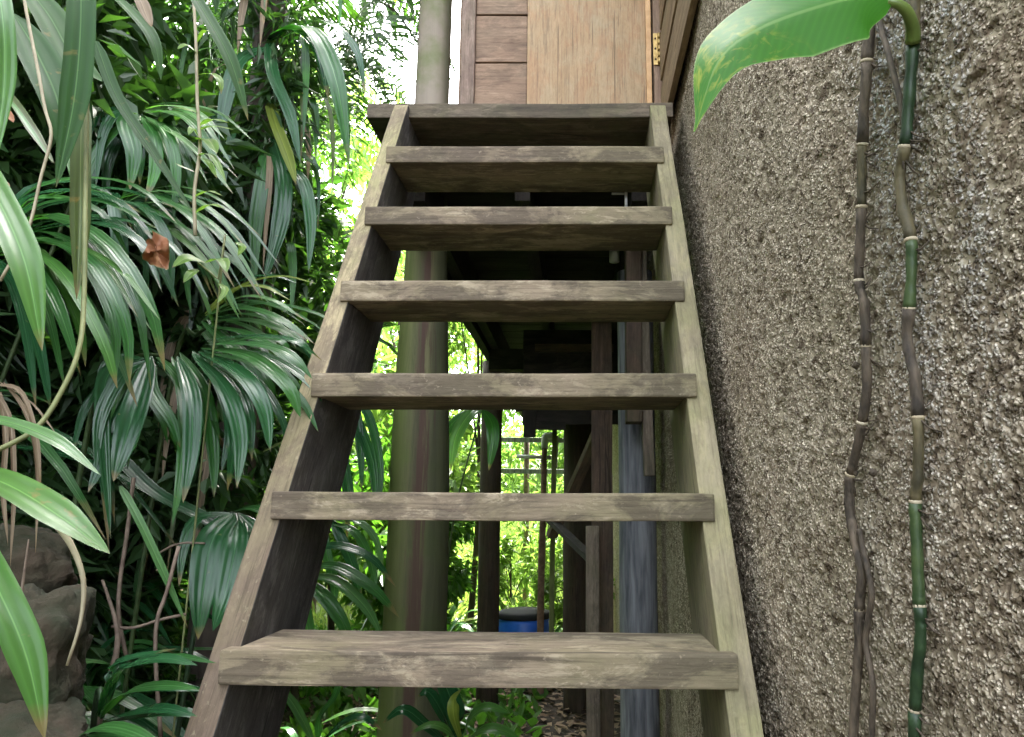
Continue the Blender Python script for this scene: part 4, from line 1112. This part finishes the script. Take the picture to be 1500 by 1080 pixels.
# random strap / fan plants that fill the bank behind
def rosette(label, root, n, L, W, mats, seed, cat='plant', name='strap_leaf_plant', up=1.0, az=None, group='green plants filling the bank'):
    rr = random.Random(seed)
    p = Plant(name, label, cat, root, group)
    for i in range(n):
        a = rr.uniform(0, 2 * math.pi) if az is None else az + rr.gauss(0, .75)
        l = L * rr.uniform(.65, 1.15); e = R(rr.uniform(25, 80)) * up
        h = Vector((math.cos(a), math.sin(a), 0))
        b = p.root + h * rr.uniform(0, .05) + Vector((0, 0, rr.uniform(-.03, .05)))
        k = rr.uniform(.55, 1.1)
        pts = [b + h * (math.cos(e) * l * s + .12 * l * s * s) + Vector((0, 0, math.sin(e) * l * s - k * l * s * s)) for s in (0, .25, .5, .75, 1)]
        mb = MB(); leaf_points(mb, pts, W * rr.uniform(.7, 1.2), 10, 5, lambda t: lance(t, .4, .65, .25), Vector((rr.uniform(-.3, .3), -.3, 1)), .035, .15, .01, i)
        mb.build('leaf', M[rr.choice(mats)], p.o)
    return p
def on(x, y): return Vector((x, y, gz(x, y) - .01))
ros = [
    ('dark strap plant low on the bank behind the thick bare twig', on(-1.15, 1.85), 22, .55, .036, ['deep', 'deep', 'mid'], 1),
    ('strap plant on the bank behind the arching grassy clump', on(-1.28, 1.75), 26, .6, .036, ['deep', 'mid'], 2),
    ('strap plant high on the bank at the far left', on(-1.55, 1.75), 26, .6, .034, ['deep', 'mid', 'mid'], 3),
    ('strap plant on the bank behind the upper fan', on(-1.42, 2.25), 26, .6, .036, ['deep', 'mid'], 4),
    ('strap plant behind the pale glossy fan', on(-1.20, 2.45), 28, .6, .034, ['deep', 'mid', 'mid'], 5),
    ('strap plant beneath the feathery branch left of the stringer', on(-1.22, 2.95), 30, .6, .03, ['mid', 'deep', 'bright'], 6),
    ('low strap plant at the foot of the bank beside the stair foot', on(-.95, 1.85), 16, .42, .032, ['deep', 'mid'], 7),
    ('strap plant under the stairs behind the left stringer', on(-.85, 2.7), 22, .5, .032, ['deep', 'mid'], 8),
    ('strap plant on the upper bank below the dark trunk', on(-1.65, 2.75), 28, .7, .036, ['deep', 'mid'], 9),
    ('strap plant beyond the mossy log on the left', on(-1.25, 3.9), 30, .7, .035, ['mid', 'bright', 'mid'], 10),
    ('strap plant left of the slim dark post', on(-1.0, 5.0), 30, .7, .04, ['mid', 'bright', 'pale'], 11),
    ('broad strap plant beside the blue barrel', on(-.62, 6.8), 26, .6, .05, ['bright', 'pale', 'mid'], 12),
    ('grassy plant behind the blue barrel', on(-.30, 7.4), 30, .75, .04, ['bright', 'yellow', 'mid'], 13),
    ('strap plant at the top of the bank above the hollow', on(-2.0, 2.1), 26, .8, .04, ['deep', 'mid'], 14),
    ('strap plant on the bank nearest the lens at the left', on(-1.12, 1.15), 20, .5, .036, ['deep', 'mid'], 15),
    ('leafy plant far right of the slim dark post near the clearing', on(-1.3, 7.6), 30, .9, .05, ['bright', 'mid', 'yellow'], 16),
]
for a in ros: rosette(*a)
# brown dead blades hanging round the left clump
Dd = Plant('dead_leaf_clump', 'tan dead blades hanging limp at the left edge below the grassy clump', 'plant', under(20, 560, 1.3, -.1))
for c, w in (([(-10, 565, 1.3), (30, 575, 1.27), (52, 640, 1.26), (60, 720, 1.26)], 18), ([(0, 560, 1.3), (45, 590, 1.28), (70, 620, 1.27), (85, 640, 1.27)], 9), ([(-10, 570, 1.3), (15, 620, 1.27), (20, 720, 1.26), (15, 830, 1.26)], 16), ([(5, 560, 1.3), (40, 610, 1.27), (55, 690, 1.26), (52, 810, 1.26)], 14),
             ([(0, 575, 1.3), (8, 640, 1.28), (4, 720, 1.28), (12, 800, 1.28)], 18)):
    Dd.leaf(c, w, 'tan', prof=lambda t: strap(t) * .5, fold=.6, wav=.08)

# mossy stones
from mathutils import noise as mnoise
def stone(label, c, size, seed):
    bm = bmesh.new(); bmesh.ops.create_icosphere(bm, subdivisions=5, radius=1)
    off = Vector((seed * 7.3, seed * 3.1, 0))
    for v in bm.verts:
        p = v.co.copy()
        k = max(abs(p.x), abs(p.y), abs(p.z)); p = p * (.45 + .55 / (k ** .55) * .86)      # squarish block
        q = p + off
        d = .22 * mnoise.noise(q * 1.3) + .13 * mnoise.noise(q * 3.1) + .06 * mnoise.noise(q * 8) + .035 * mnoise.noise(q * 19)
        p = p * (1 + d)
        v.co = Vector((p.x * size[0], p.y * size[1], p.z * size[2])) * .5
    me = bpy.data.meshes.new('mossy_stone'); bm.to_mesh(me); bm.free()
    for p in me.polygons: p.use_smooth = True
    o = put('mossy_stone', me, M['stone'], None, c, (.1 * seed, .07, .3 * seed))
    return tag(o, label, 'stone', 'mossy stones at the foot of the bank')
stone('mossy squarish stone at the lower left with a worn pinkish top', at(30, 975, 1.22), (.19, .18, .25), 1)
stone('darker mossy stone behind, at the left edge under the tan blades', at(15, 850, 1.38), (.20, .18, .20), 2)
stone('low stone at the bottom left corner below the squarish stone', at(10, 1110, 1.15), (.22, .18, .14), 3)

# ------------------------------------------------------------------ trees and shrubs
def crown_mesh(name, clumps, leaves, L, W, seed, mat, droop=.35):
    """clumps: array of (x, y, z, r). many small folded leaves scattered round every clump"""
    g = np.random.default_rng(seed)
    cl = np.asarray(clumps)
    n = len(cl) * leaves
    ci = np.repeat(np.arange(len(cl)), leaves)
    u = g.normal(size=(n, 3)); u /= np.linalg.norm(u, axis=1)[:, None]
    r = g.uniform(.15, 1, n) ** .5
    P = cl[ci, :3] + u * (cl[ci, 3] * r)[:, None] * np.array([1, 1, .8])
    d = u + g.normal(size=(n, 3)) * .6; d[:, 2] -= droop
    d /= np.linalg.norm(d, axis=1)[:, None]
    up = g.normal(size=(n, 3)) * .5 + np.array([0, 0, 1.])
    s = np.cross(d, up); s /= (np.linalg.norm(s, axis=1)[:, None] + 1e-9)
    nn = np.cross(s, d)
    l = L * g.uniform(.55, 1.25, n)[:, None]; w = W * g.uniform(.6, 1.2, n)[:, None]
    A = P; B = P + d * l * .42 - s * w * .5 + nn * w * .12; Tt = P + d * l + nn * (-.18) * l; Cc = P + d * l * .42 + s * w * .5 + nn * w * .12
    V = np.stack([A, B, Tt, Cc], 1).reshape(-1, 3)
    k = np.arange(n)[:, None] * 4
    F = np.concatenate([k + np.array([[0, 1, 2]]), k + np.array([[0, 2, 3]])], 1).reshape(-1, 3)
    return mesh_np(name, V, F, None, False, mat)

def tree(name, label, cat, base, h, cr, cz, mat, seed, nclump=36, leaves=70, L=.16, W=.07, trunk=.08, lean=(0, 0), group='trees and shrubs round the clearing', squash=.8, limbs=6, open_=.0):
    rr = random.Random(seed)
    base = Vector(base)
    o = thing(name, label, cat, base, group)
    top = base + Vector((lean[0], lean[1], h))
    cc = base + Vector((lean[0] * .8, lean[1] * .8, cz))
    P = spline([base + Vector((0, 0, -.2)), base.lerp(top, .35) + Vector((rr.uniform(-.1, .1), rr.uniform(-.1, .1), 0)), base.lerp(top, .92)], 14)
    q = MB(); q.tube(P, [trunk * (1.15 - .95 * i / 14) for i in range(15)], 9); q.build('trunk', M['bark'], o)
    cl = []
    for k in range(nclump):
        a = rr.uniform(0, 2 * math.pi); zz = rr.uniform(-1, 1); rad = math.sqrt(max(0, 1 - zz * zz)) * rr.uniform(.35, 1.0)
        cl.append((cc.x + math.cos(a) * rad * cr, cc.y + math.sin(a) * rad * cr, cc.z + zz * cr * squash, cr * rr.uniform(.17, .34)))
    for k in range(limbs):
        c = cl[rr.randrange(len(cl))]; s = P[rr.randrange(5, 12)]
        e = Vector(c[:3])
        q = MB(); q.tube(spline([s, s.lerp(e, .5) + Vector((0, 0, .12 * cr)), e], 8), [trunk * .42 * (1 - .8 * i / 8) for i in range(9)], 6); q.build('limb', M['bark'], o)
    me = crown_mesh('crown', [(c[0] - base.x, c[1] - base.y, c[2] - base.z, c[3]) for c in cl], leaves, L, W, seed, M[mat])
    c = put('crown', me, None, o, base); c['kind'] = 'stuff'
    return o

def gpt(x, y): return (x, y, gz(x, y))
# dark trunk with the perched strap plant, upper left
tk = thing('leaning_trunk', 'dark mossy tree trunk rising out of the bank at the upper left', 'tree', (-1.28, 2.75, gz(-1.28, 2.75)))
q = MB(); P = spline([(-1.30, 2.8, gz(-1.3, 2.8) - .2), (-1.22, 2.75, 2.0), (-1.20, 2.72, 2.9), (-1.26, 2.7, 4.4)], 24)
q.tube(P, [.085 - .0012 * i + .008 * math.sin(i * 2.1) for i in range(25)], 14); q.build('trunk', M['bark'], tk)
rr = random.Random(77)
for k in range(46):
    i = rr.randrange(5, 22); a = rr.uniform(math.pi * .9, math.pi * 2.1); b = P[i] + Vector((math.cos(a), math.sin(a), 0)) * .1
    h = Vector((math.cos(a), math.sin(a), 0)); l = rr.uniform(.2, .45)
    mb = MB(); leaf_points(mb, [b, b + h * l * .3 + Vector((0, 0, .04)), b + h * l * .42 + Vector((0, 0, -.3 * l)), b + h * l * .45 + Vector((0, 0, -l))], rr.uniform(.014, .03), 8, 3, strap, None, 0, .1, .02, k)
    mb.build('hanging_leaf', M[rr.choice(['tan', 'deep', 'deep', 'mid', 'old'])], tk)
ecl = [(P[i].x + rr.uniform(-.12, .12) + 1.28, P[i].y + rr.uniform(-.16, .02) - 2.75, P[i].z - gz(-1.28, 2.75), rr.uniform(.05, .13)) for i in [rr.randrange(3, 22) for _ in range(48)]]
ep = put('epiphytes', crown_mesh('epiphytes', ecl, 40, .10, .022, 41, M['crown_dark'], .9), None, tk, (-1.28, 2.75, gz(-1.28, 2.75))); ep['kind'] = 'stuff'
cl = [(-1.5 + rr.uniform(-.9, .7), 2.7 + rr.uniform(-1, 1), 4.6 + rr.uniform(-.5, .7), rr.uniform(.2, .4)) for k in range(34)]
c = put('crown', crown_mesh('crown', [(a[0] + 1.28, a[1] - 2.75, a[2] - gz(-1.28, 2.75), a[3]) for a in cl], 90, .16, .06, 5, M['crown_dark']), None, tk, (-1.28, 2.75, gz(-1.28, 2.75))); c['kind'] = 'stuff'

# feathery-leaved tree whose branches hang above the landing's left end
def pinnate_mesh(L, n, ll, seed):
    rr = random.Random(seed); mb = MB()
    P = spline([(0, 0, 0), (L * .35, 0, .03), (L * .7, 0, -.02), (L, 0, -.16 * L / .4)], n)
    mb.tube(P, .0022, 4)
    for i in range(1, n + 1):
        f = math.sin(math.pi * (.12 + .86 * i / n)) ** .7
        for s in (-1, 1):
            l = ll * f * rr.uniform(.85, 1.1)
            a = P[i]; d = Vector((.38, s * 1.0, -.35 + rr.uniform(-.1, .1))).normalized()
            w = Vector((1, -s * .38, 0)).normalized() * L / n * .30
            mb.grid([[a - w * .5, a + w * .5], [a + d * l * .5 - w + Vector((0, 0, .006)), a + d * l * .5 + w + Vector((0, 0, .006))], [a + d * l - w * .1, a + d * l + w * .1 + Vector((0, 0, -.01))]])
    return mesh_np('frond', np.array([tuple(v) for v in mb.v]), mb.f, mb.uv, True)
ft = thing('feathery_tree', 'tree with feathery fern-like leaves hanging left of the landing', 'tree', gpt(-2.4, 4.6))
B0 = Vector(gpt(-2.4, 4.6))
q = MB(); q.tube(spline([B0 + Vector((0, 0, -.3)), (-2.3, 4.55, 2.2), (-2.2, 4.4, 4.0), (-2.4, 4.3, 6)], 16), [.10 - .005 * i for i in range(17)], 10); q.build('trunk', M['bark'], ft)
pm = {}
for k in range(4):
    for mt in ('crown_mid', 'crown_grey'):
        me = pinnate_mesh(.42 + .06 * k, 16, .11 + .012 * k, k); me.materials.clear(); me.materials.append(M[mt]); pm[(k, mt)] = me
br = [[(-2.25, 4.45, 3.6), at(420, 40, 3.7), at(500, -10, 3.4), at(570, 10, 3.25), at(610, 60, 3.2)], [(-2.25, 4.45, 3.2), at(400, 130, 3.8), at(470, 95, 3.5), at(540, 80, 3.4)],
      [(-2.3, 4.5, 2.7), at(380, 230, 3.9), at(450, 190, 3.7), at(520, 150, 3.6)], [(-2.25, 4.5, 2.3), at(380, 330, 3.9), at(430, 290, 3.7), at(480, 300, 3.6)],
      [(-2.3, 4.4, 4.4), at(380, -80, 3.8), at(470, -70, 3.6), at(560, -60, 3.5)], [(-2.3, 4.4, 3.9), at(350, 20, 3.5), at(400, 10, 3.3), at(450, 30, 3.2)]]
for bi, cpts in enumerate(br):
    P = spline(cpts, 20)
    q = MB(); q.tube(P, [.018 - .0007 * i for i in range(21)], 6); q.build('branch', M['bark'], ft)
    for i in range(6, 21):
        for s in range((1 if bi in (0, 4) else 2) if i < 20 else 2):
            a = rr.uniform(-2.6, .6)
            o = put('frond', pm[(rr.randrange(4), 'crown_grey' if bi in (0, 1) and rr.random() < .7 else 'crown_mid')], None, ft, P[i], (rr.uniform(-.5, .5), rr.uniform(.1, 1.0), a))
            o.scale = (rr.uniform(.6, 1.1),) * 3

# trees and shrubs beyond: (name, label, x, y, height, crown r, crown z, material, leaf L, W, clumps, leaves, trunk)
T = [
    ('shrub', 'bright sunlit leafy shrub beyond the left stringer below the landing', -2.0, 6.6, 2.6, 1.15, 1.7, 'crown_light', .15, .06, 40, 90, .03),
    ('shrub', 'yellow-green shrub seen through the gap left of the mossy log', -1.95, 8.4, 2.2, 1.1, 1.5, 'crown_light', .16, .07, 38, 90, .03),
    ('shrub', 'small-leaved green shrub behind the left stringer at tread height', -1.75, 5.1, 1.9, .75, 1.35, 'crown_mid', .10, .05, 34, 90, .025),
    ('shrub', 'low bushy shrub between the mossy log and the slim post', -1.3, 6.4, 1.2, .6, .75, 'crown_mid', .12, .06, 30, 80, .02),
    ('shrub', 'pale sunlit shrub behind the rail fence on the left', -2.2, 10.6, 2.4, 1.2, 1.4, 'crown_light', .18, .08, 36, 80, .03),
    ('shrub', 'pale sunlit shrub behind the rail fence in the middle', -.2, 11.4, 2.2, 1.1, 1.3, 'crown_light', .18, .08, 34, 80, .03),
    ('shrub', 'sunlit shrub behind the rail fence on the right', 1.8, 11.0, 2.6, 1.3, 1.5, 'crown_light', .18, .08, 34, 80, .03),
    ('shrub', 'low weedy shrub between the barrel and the thick dark post', -.05, 7.6, .8, .4, .45, 'crown_light', .10, .05, 20, 50, .015),
    ('broad_tree', 'large leafy tree rising behind the feathery branches', -6.2, 9.0, 6.6, 2.3, 5.0, 'crown_mid', .22, .10, 60, 90, .13),
    ('broad_tree', 'light green tree just left of the landing in the distance', -4.1, 11.0, 7.4, 2.0, 5.9, 'crown_light', .22, .10, 46, 55, .11),
    ('broad_tree', 'distant tree whose top shows beside the upper mossy log', -2.8, 13.0, 6.6, 1.8, 5.2, 'crown_light', .24, .11, 44, 50, .12),
    ('broad_tree', 'tall dark tree on the bank at the upper left', -3.1, 3.6, 6.2, 1.9, 4.6, 'crown_dark', .18, .08, 56, 90, .13),
    ('broad_tree', 'dark tree overhanging the bank at the far left', -2.9, 1.6, 6.0, 1.8, 4.7, 'crown_dark', .18, .08, 56, 90, .13),
    ('broad_tree', 'tree at the far end of the clearing behind the house', .8, 17.0, 6.5, 2.6, 4.2, 'crown_light', .25, .12, 54, 80, .13),
    ('broad_tree', 'tree behind the house on the right of the clearing', 4.2, 14.0, 7.0, 2.6, 4.6, 'crown_mid', .25, .12, 50, 80, .13),
    ('broad_tree', 'farther tree behind the left side of the clearing', -8.5, 16.0, 7.5, 2.9, 5.2, 'crown_mid', .26, .12, 56, 80, .15),
    ('broad_tree', 'far pale tree between the left trees of the clearing', -1.0, 22.0, 6.2, 2.8, 3.8, 'crown_light', .28, .13, 54, 80, .15),
    ('broad_tree', 'unseen spreading tree added over the stair foot to dim the light', -2.5, -.6, 6.8, 2.0, 5.6, 'crown_dark', .20, .09, 70, 90, .14),  # out of view, added to dim the light on the stairs
    ('broad_tree', 'second unseen spreading tree added higher up the bank to dim the light', -4.4, -1.2, 6.8, 2.1, 5.9, 'crown_dark', .20, .09, 60, 90, .14),  # also out of view, added to dim light coming from behind left
    ('shrub', 'tall dark bush topping the bank above the shadowy hollow', -1.85, 3.2, 2.2, .85, 1.25, 'crown_dark', .13, .055, 46, 100, .03),
    ('shrub', 'dark bush on the bank crest left of the leaning trunk', -2.6, 3.9, 2.4, 1.0, 1.3, 'crown_dark', .14, .06, 46, 100, .03),
    ('shrub', 'dark bush high on the bank at the top left corner', -1.75, 2.35, 1.9, .70, 1.15, 'crown_dark', .12, .05, 46, 100, .03),
    ('broad_tree', 'dark spreading tree on the bank crest far left', -5.0, 5.2, 6.0, 2.0, 4.0, 'crown_dark', .2, .09, 60, 90, .13),
    ('broad_tree', 'young light green tree standing before the taller trees left of the landing', -3.3, 8.2, 4.6, 1.4, 3.5, 'crown_light', .17, .075, 40, 55, .05),
    ('broad_tree', 'young yellow-green tree just left of the mossy log in the distance', -2.35, 9.6, 4.8, 1.3, 3.6, 'crown_light', .17, .075, 36, 50, .05),
    ('broad_tree', 'slim young tree added by the far left house corner to shade the barrel', -1.15, 8.3, 4.2, .8, 3.6, 'crown_light', .14, .06, 34, 80, .035),  # added so that its crown keeps sun off the barrel
    ('shrub', 'soft green weedy bush behind the blue barrel', -.75, 8.5, 1.1, .5, .55, 'crown_light', .13, .05, 24, 36, .02),
    ('shrub', 'green bush in front of the rail fence behind the rusty pipe', -.35, 8.75, 1.7, .5, 1.1, 'crown_light', .13, .05, 20, 30, .02),
    ('shrub', 'dark leafy bush on the bank below the feathery branches', -1.75, 3.5, 1.5, .6, 1.0, 'crown_dark', .10, .04, 34, 90, .02),
    ('shrub', 'green bush on the bank behind the strap plants left of the landing', -2.5, 4.2, 2.0, .85, 1.3, 'crown_mid', .12, .05, 38, 90, .025),
    ('shrub', 'dark bush on the bank in the shadowy hollow', -1.55, 2.85, 1.6, .6, .95, 'crown_dark', .10, .04, 36, 90, .02),
    ('shrub', 'dark bush at the top left behind the hanging leaves', -1.60, 1.75, 1.5, .5, 1.0, 'crown_dark', .10, .04, 34, 90, .02),
]
for k, (nm, lab, x, y, h, cr, cz, mt, L, W, nc, lv_, tr) in enumerate(T):
    tree(nm, lab, 'tree' if nm == 'broad_tree' else 'shrub', gpt(x, y), h, cr, cz, mt, 100 + k, nc, lv_, L, W, tr)
# palms of the far clearing: a ring of plain forest behind everything
rr = random.Random(9)
cl = [(x, 27 + rr.uniform(-2, 3), 2.2 + rr.uniform(0, 5.0), rr.uniform(1.0, 1.9)) for x in np.arange(-30, 14, .62)]
fw = put('far_wood', crown_mesh('far_wood', cl, 130, .5, .24, 55, M['crown_mid']), None)
tag(fw, 'mass of far green wood closing the clearing', 'wood', None, 'stuff')

# grass of the clearing, leaf litter, low ground cover
g = np.random.default_rng(3)
def blades(n, xr, yr, L, W, mat, name, seed, lie=False):
    g = np.random.default_rng(seed)
    x = g.uniform(*xr, n); y = g.uniform(*yr, n); z = ground_z(x, y)
    P = np.stack([x, y, z + (.004 if lie else -.01)], 1)
    a = g.uniform(0, 2 * math.pi, n); t = g.uniform(-.15, .35, n) if lie else g.uniform(.5, 1.4, n)
    d = np.stack([np.cos(a) * np.cos(t), np.sin(a) * np.cos(t), np.sin(t)], 1)
    s = np.stack([-np.sin(a), np.cos(a), g.uniform(-.35, .35, n)], 1)
    l = L * g.uniform(.4, 1.2, n)[:, None]; w = W * g.uniform(.6, 1.2, n)[:, None]
    up = np.array([0, 0, 1.])
    V = np.stack([P, P + d * l * .5 - s * w * .5 + up * .006, P + d * l - up * (.0 if lie else .15) * l, P + d * l * .5 + s * w * .5 + up * .006], 1).reshape(-1, 3)
    k = np.arange(n)[:, None] * 4
    F = np.concatenate([k + np.array([[0, 1, 2]]), k + np.array([[0, 2, 3]])], 1).reshape(-1, 3)
    return put(name, mesh_np(name, V, F, None, False, M[mat]), None)
tag(blades(26000, (-7, 4), (8.3, 22), .42, .022, 'grass', 'clearing_grass', 1), 'long sunlit yellow-green grass of the clearing', 'grass', None, 'stuff')
tag(blades(9000, (-3.2, .3), (1.2, 8.5), .085, .045, 'litter', 'leaf_litter', 2, True), 'brown and grey fallen leaves on the ground under the house', 'leaf litter', None, 'stuff')
tag(blades(5200, (-3.0, -.25), (2.2, 8.6), .16, .07, 'crown_mid', 'ground_cover', 4), 'low green leaves sprouting from the ground under the stairs', 'ground cover', None, 'stuff')
def bank_cover():
    g = np.random.default_rng(8); n = 1100
    y = g.uniform(.8, 5.5, n); x = -.85 - .3 * np.clip(y - 1.4, 0, 9) - g.uniform(.12, 2.2, n)
    z = ground_z(x, y)
    cl = np.stack([x, y, z + .05, g.uniform(.06, .16, n)], 1)
    keep = ~((z < 1.55) & (y < 2.3) & (x > -1.25))
    me = crown_mesh('bank_cover', cl[keep], 40, .16, .026, 21, M['crown_dark'], .7)
    tag(put('bank_cover', me, None), 'dark tangled small greenery covering the shaded bank', 'ground cover', None, 'stuff')
bank_cover()

# unseen mass of leaves added behind the camera to cut bounced light
def bounce_blocker():
    g = np.random.default_rng(31); n = 420
    x = g.uniform(-3.2, 2.6, n); y = g.uniform(-5.5, -1.4, n)
    z = ground_z(x, y) + g.uniform(.05, 1.15, n) * np.clip((-y - .9) * .8, .15, 1)
    cl = np.stack([x, y, z, g.uniform(.16, .34, n)], 1)
    tag(put('bounce_blocker', crown_mesh('bounce_blocker', cl, 45, .2, .075, 77, M['crown_dark'], .3), None), 'unseen low dark leaves added behind the camera to cut bounced light', 'bounce_blocker', None, 'stuff')
bounce_blocker()
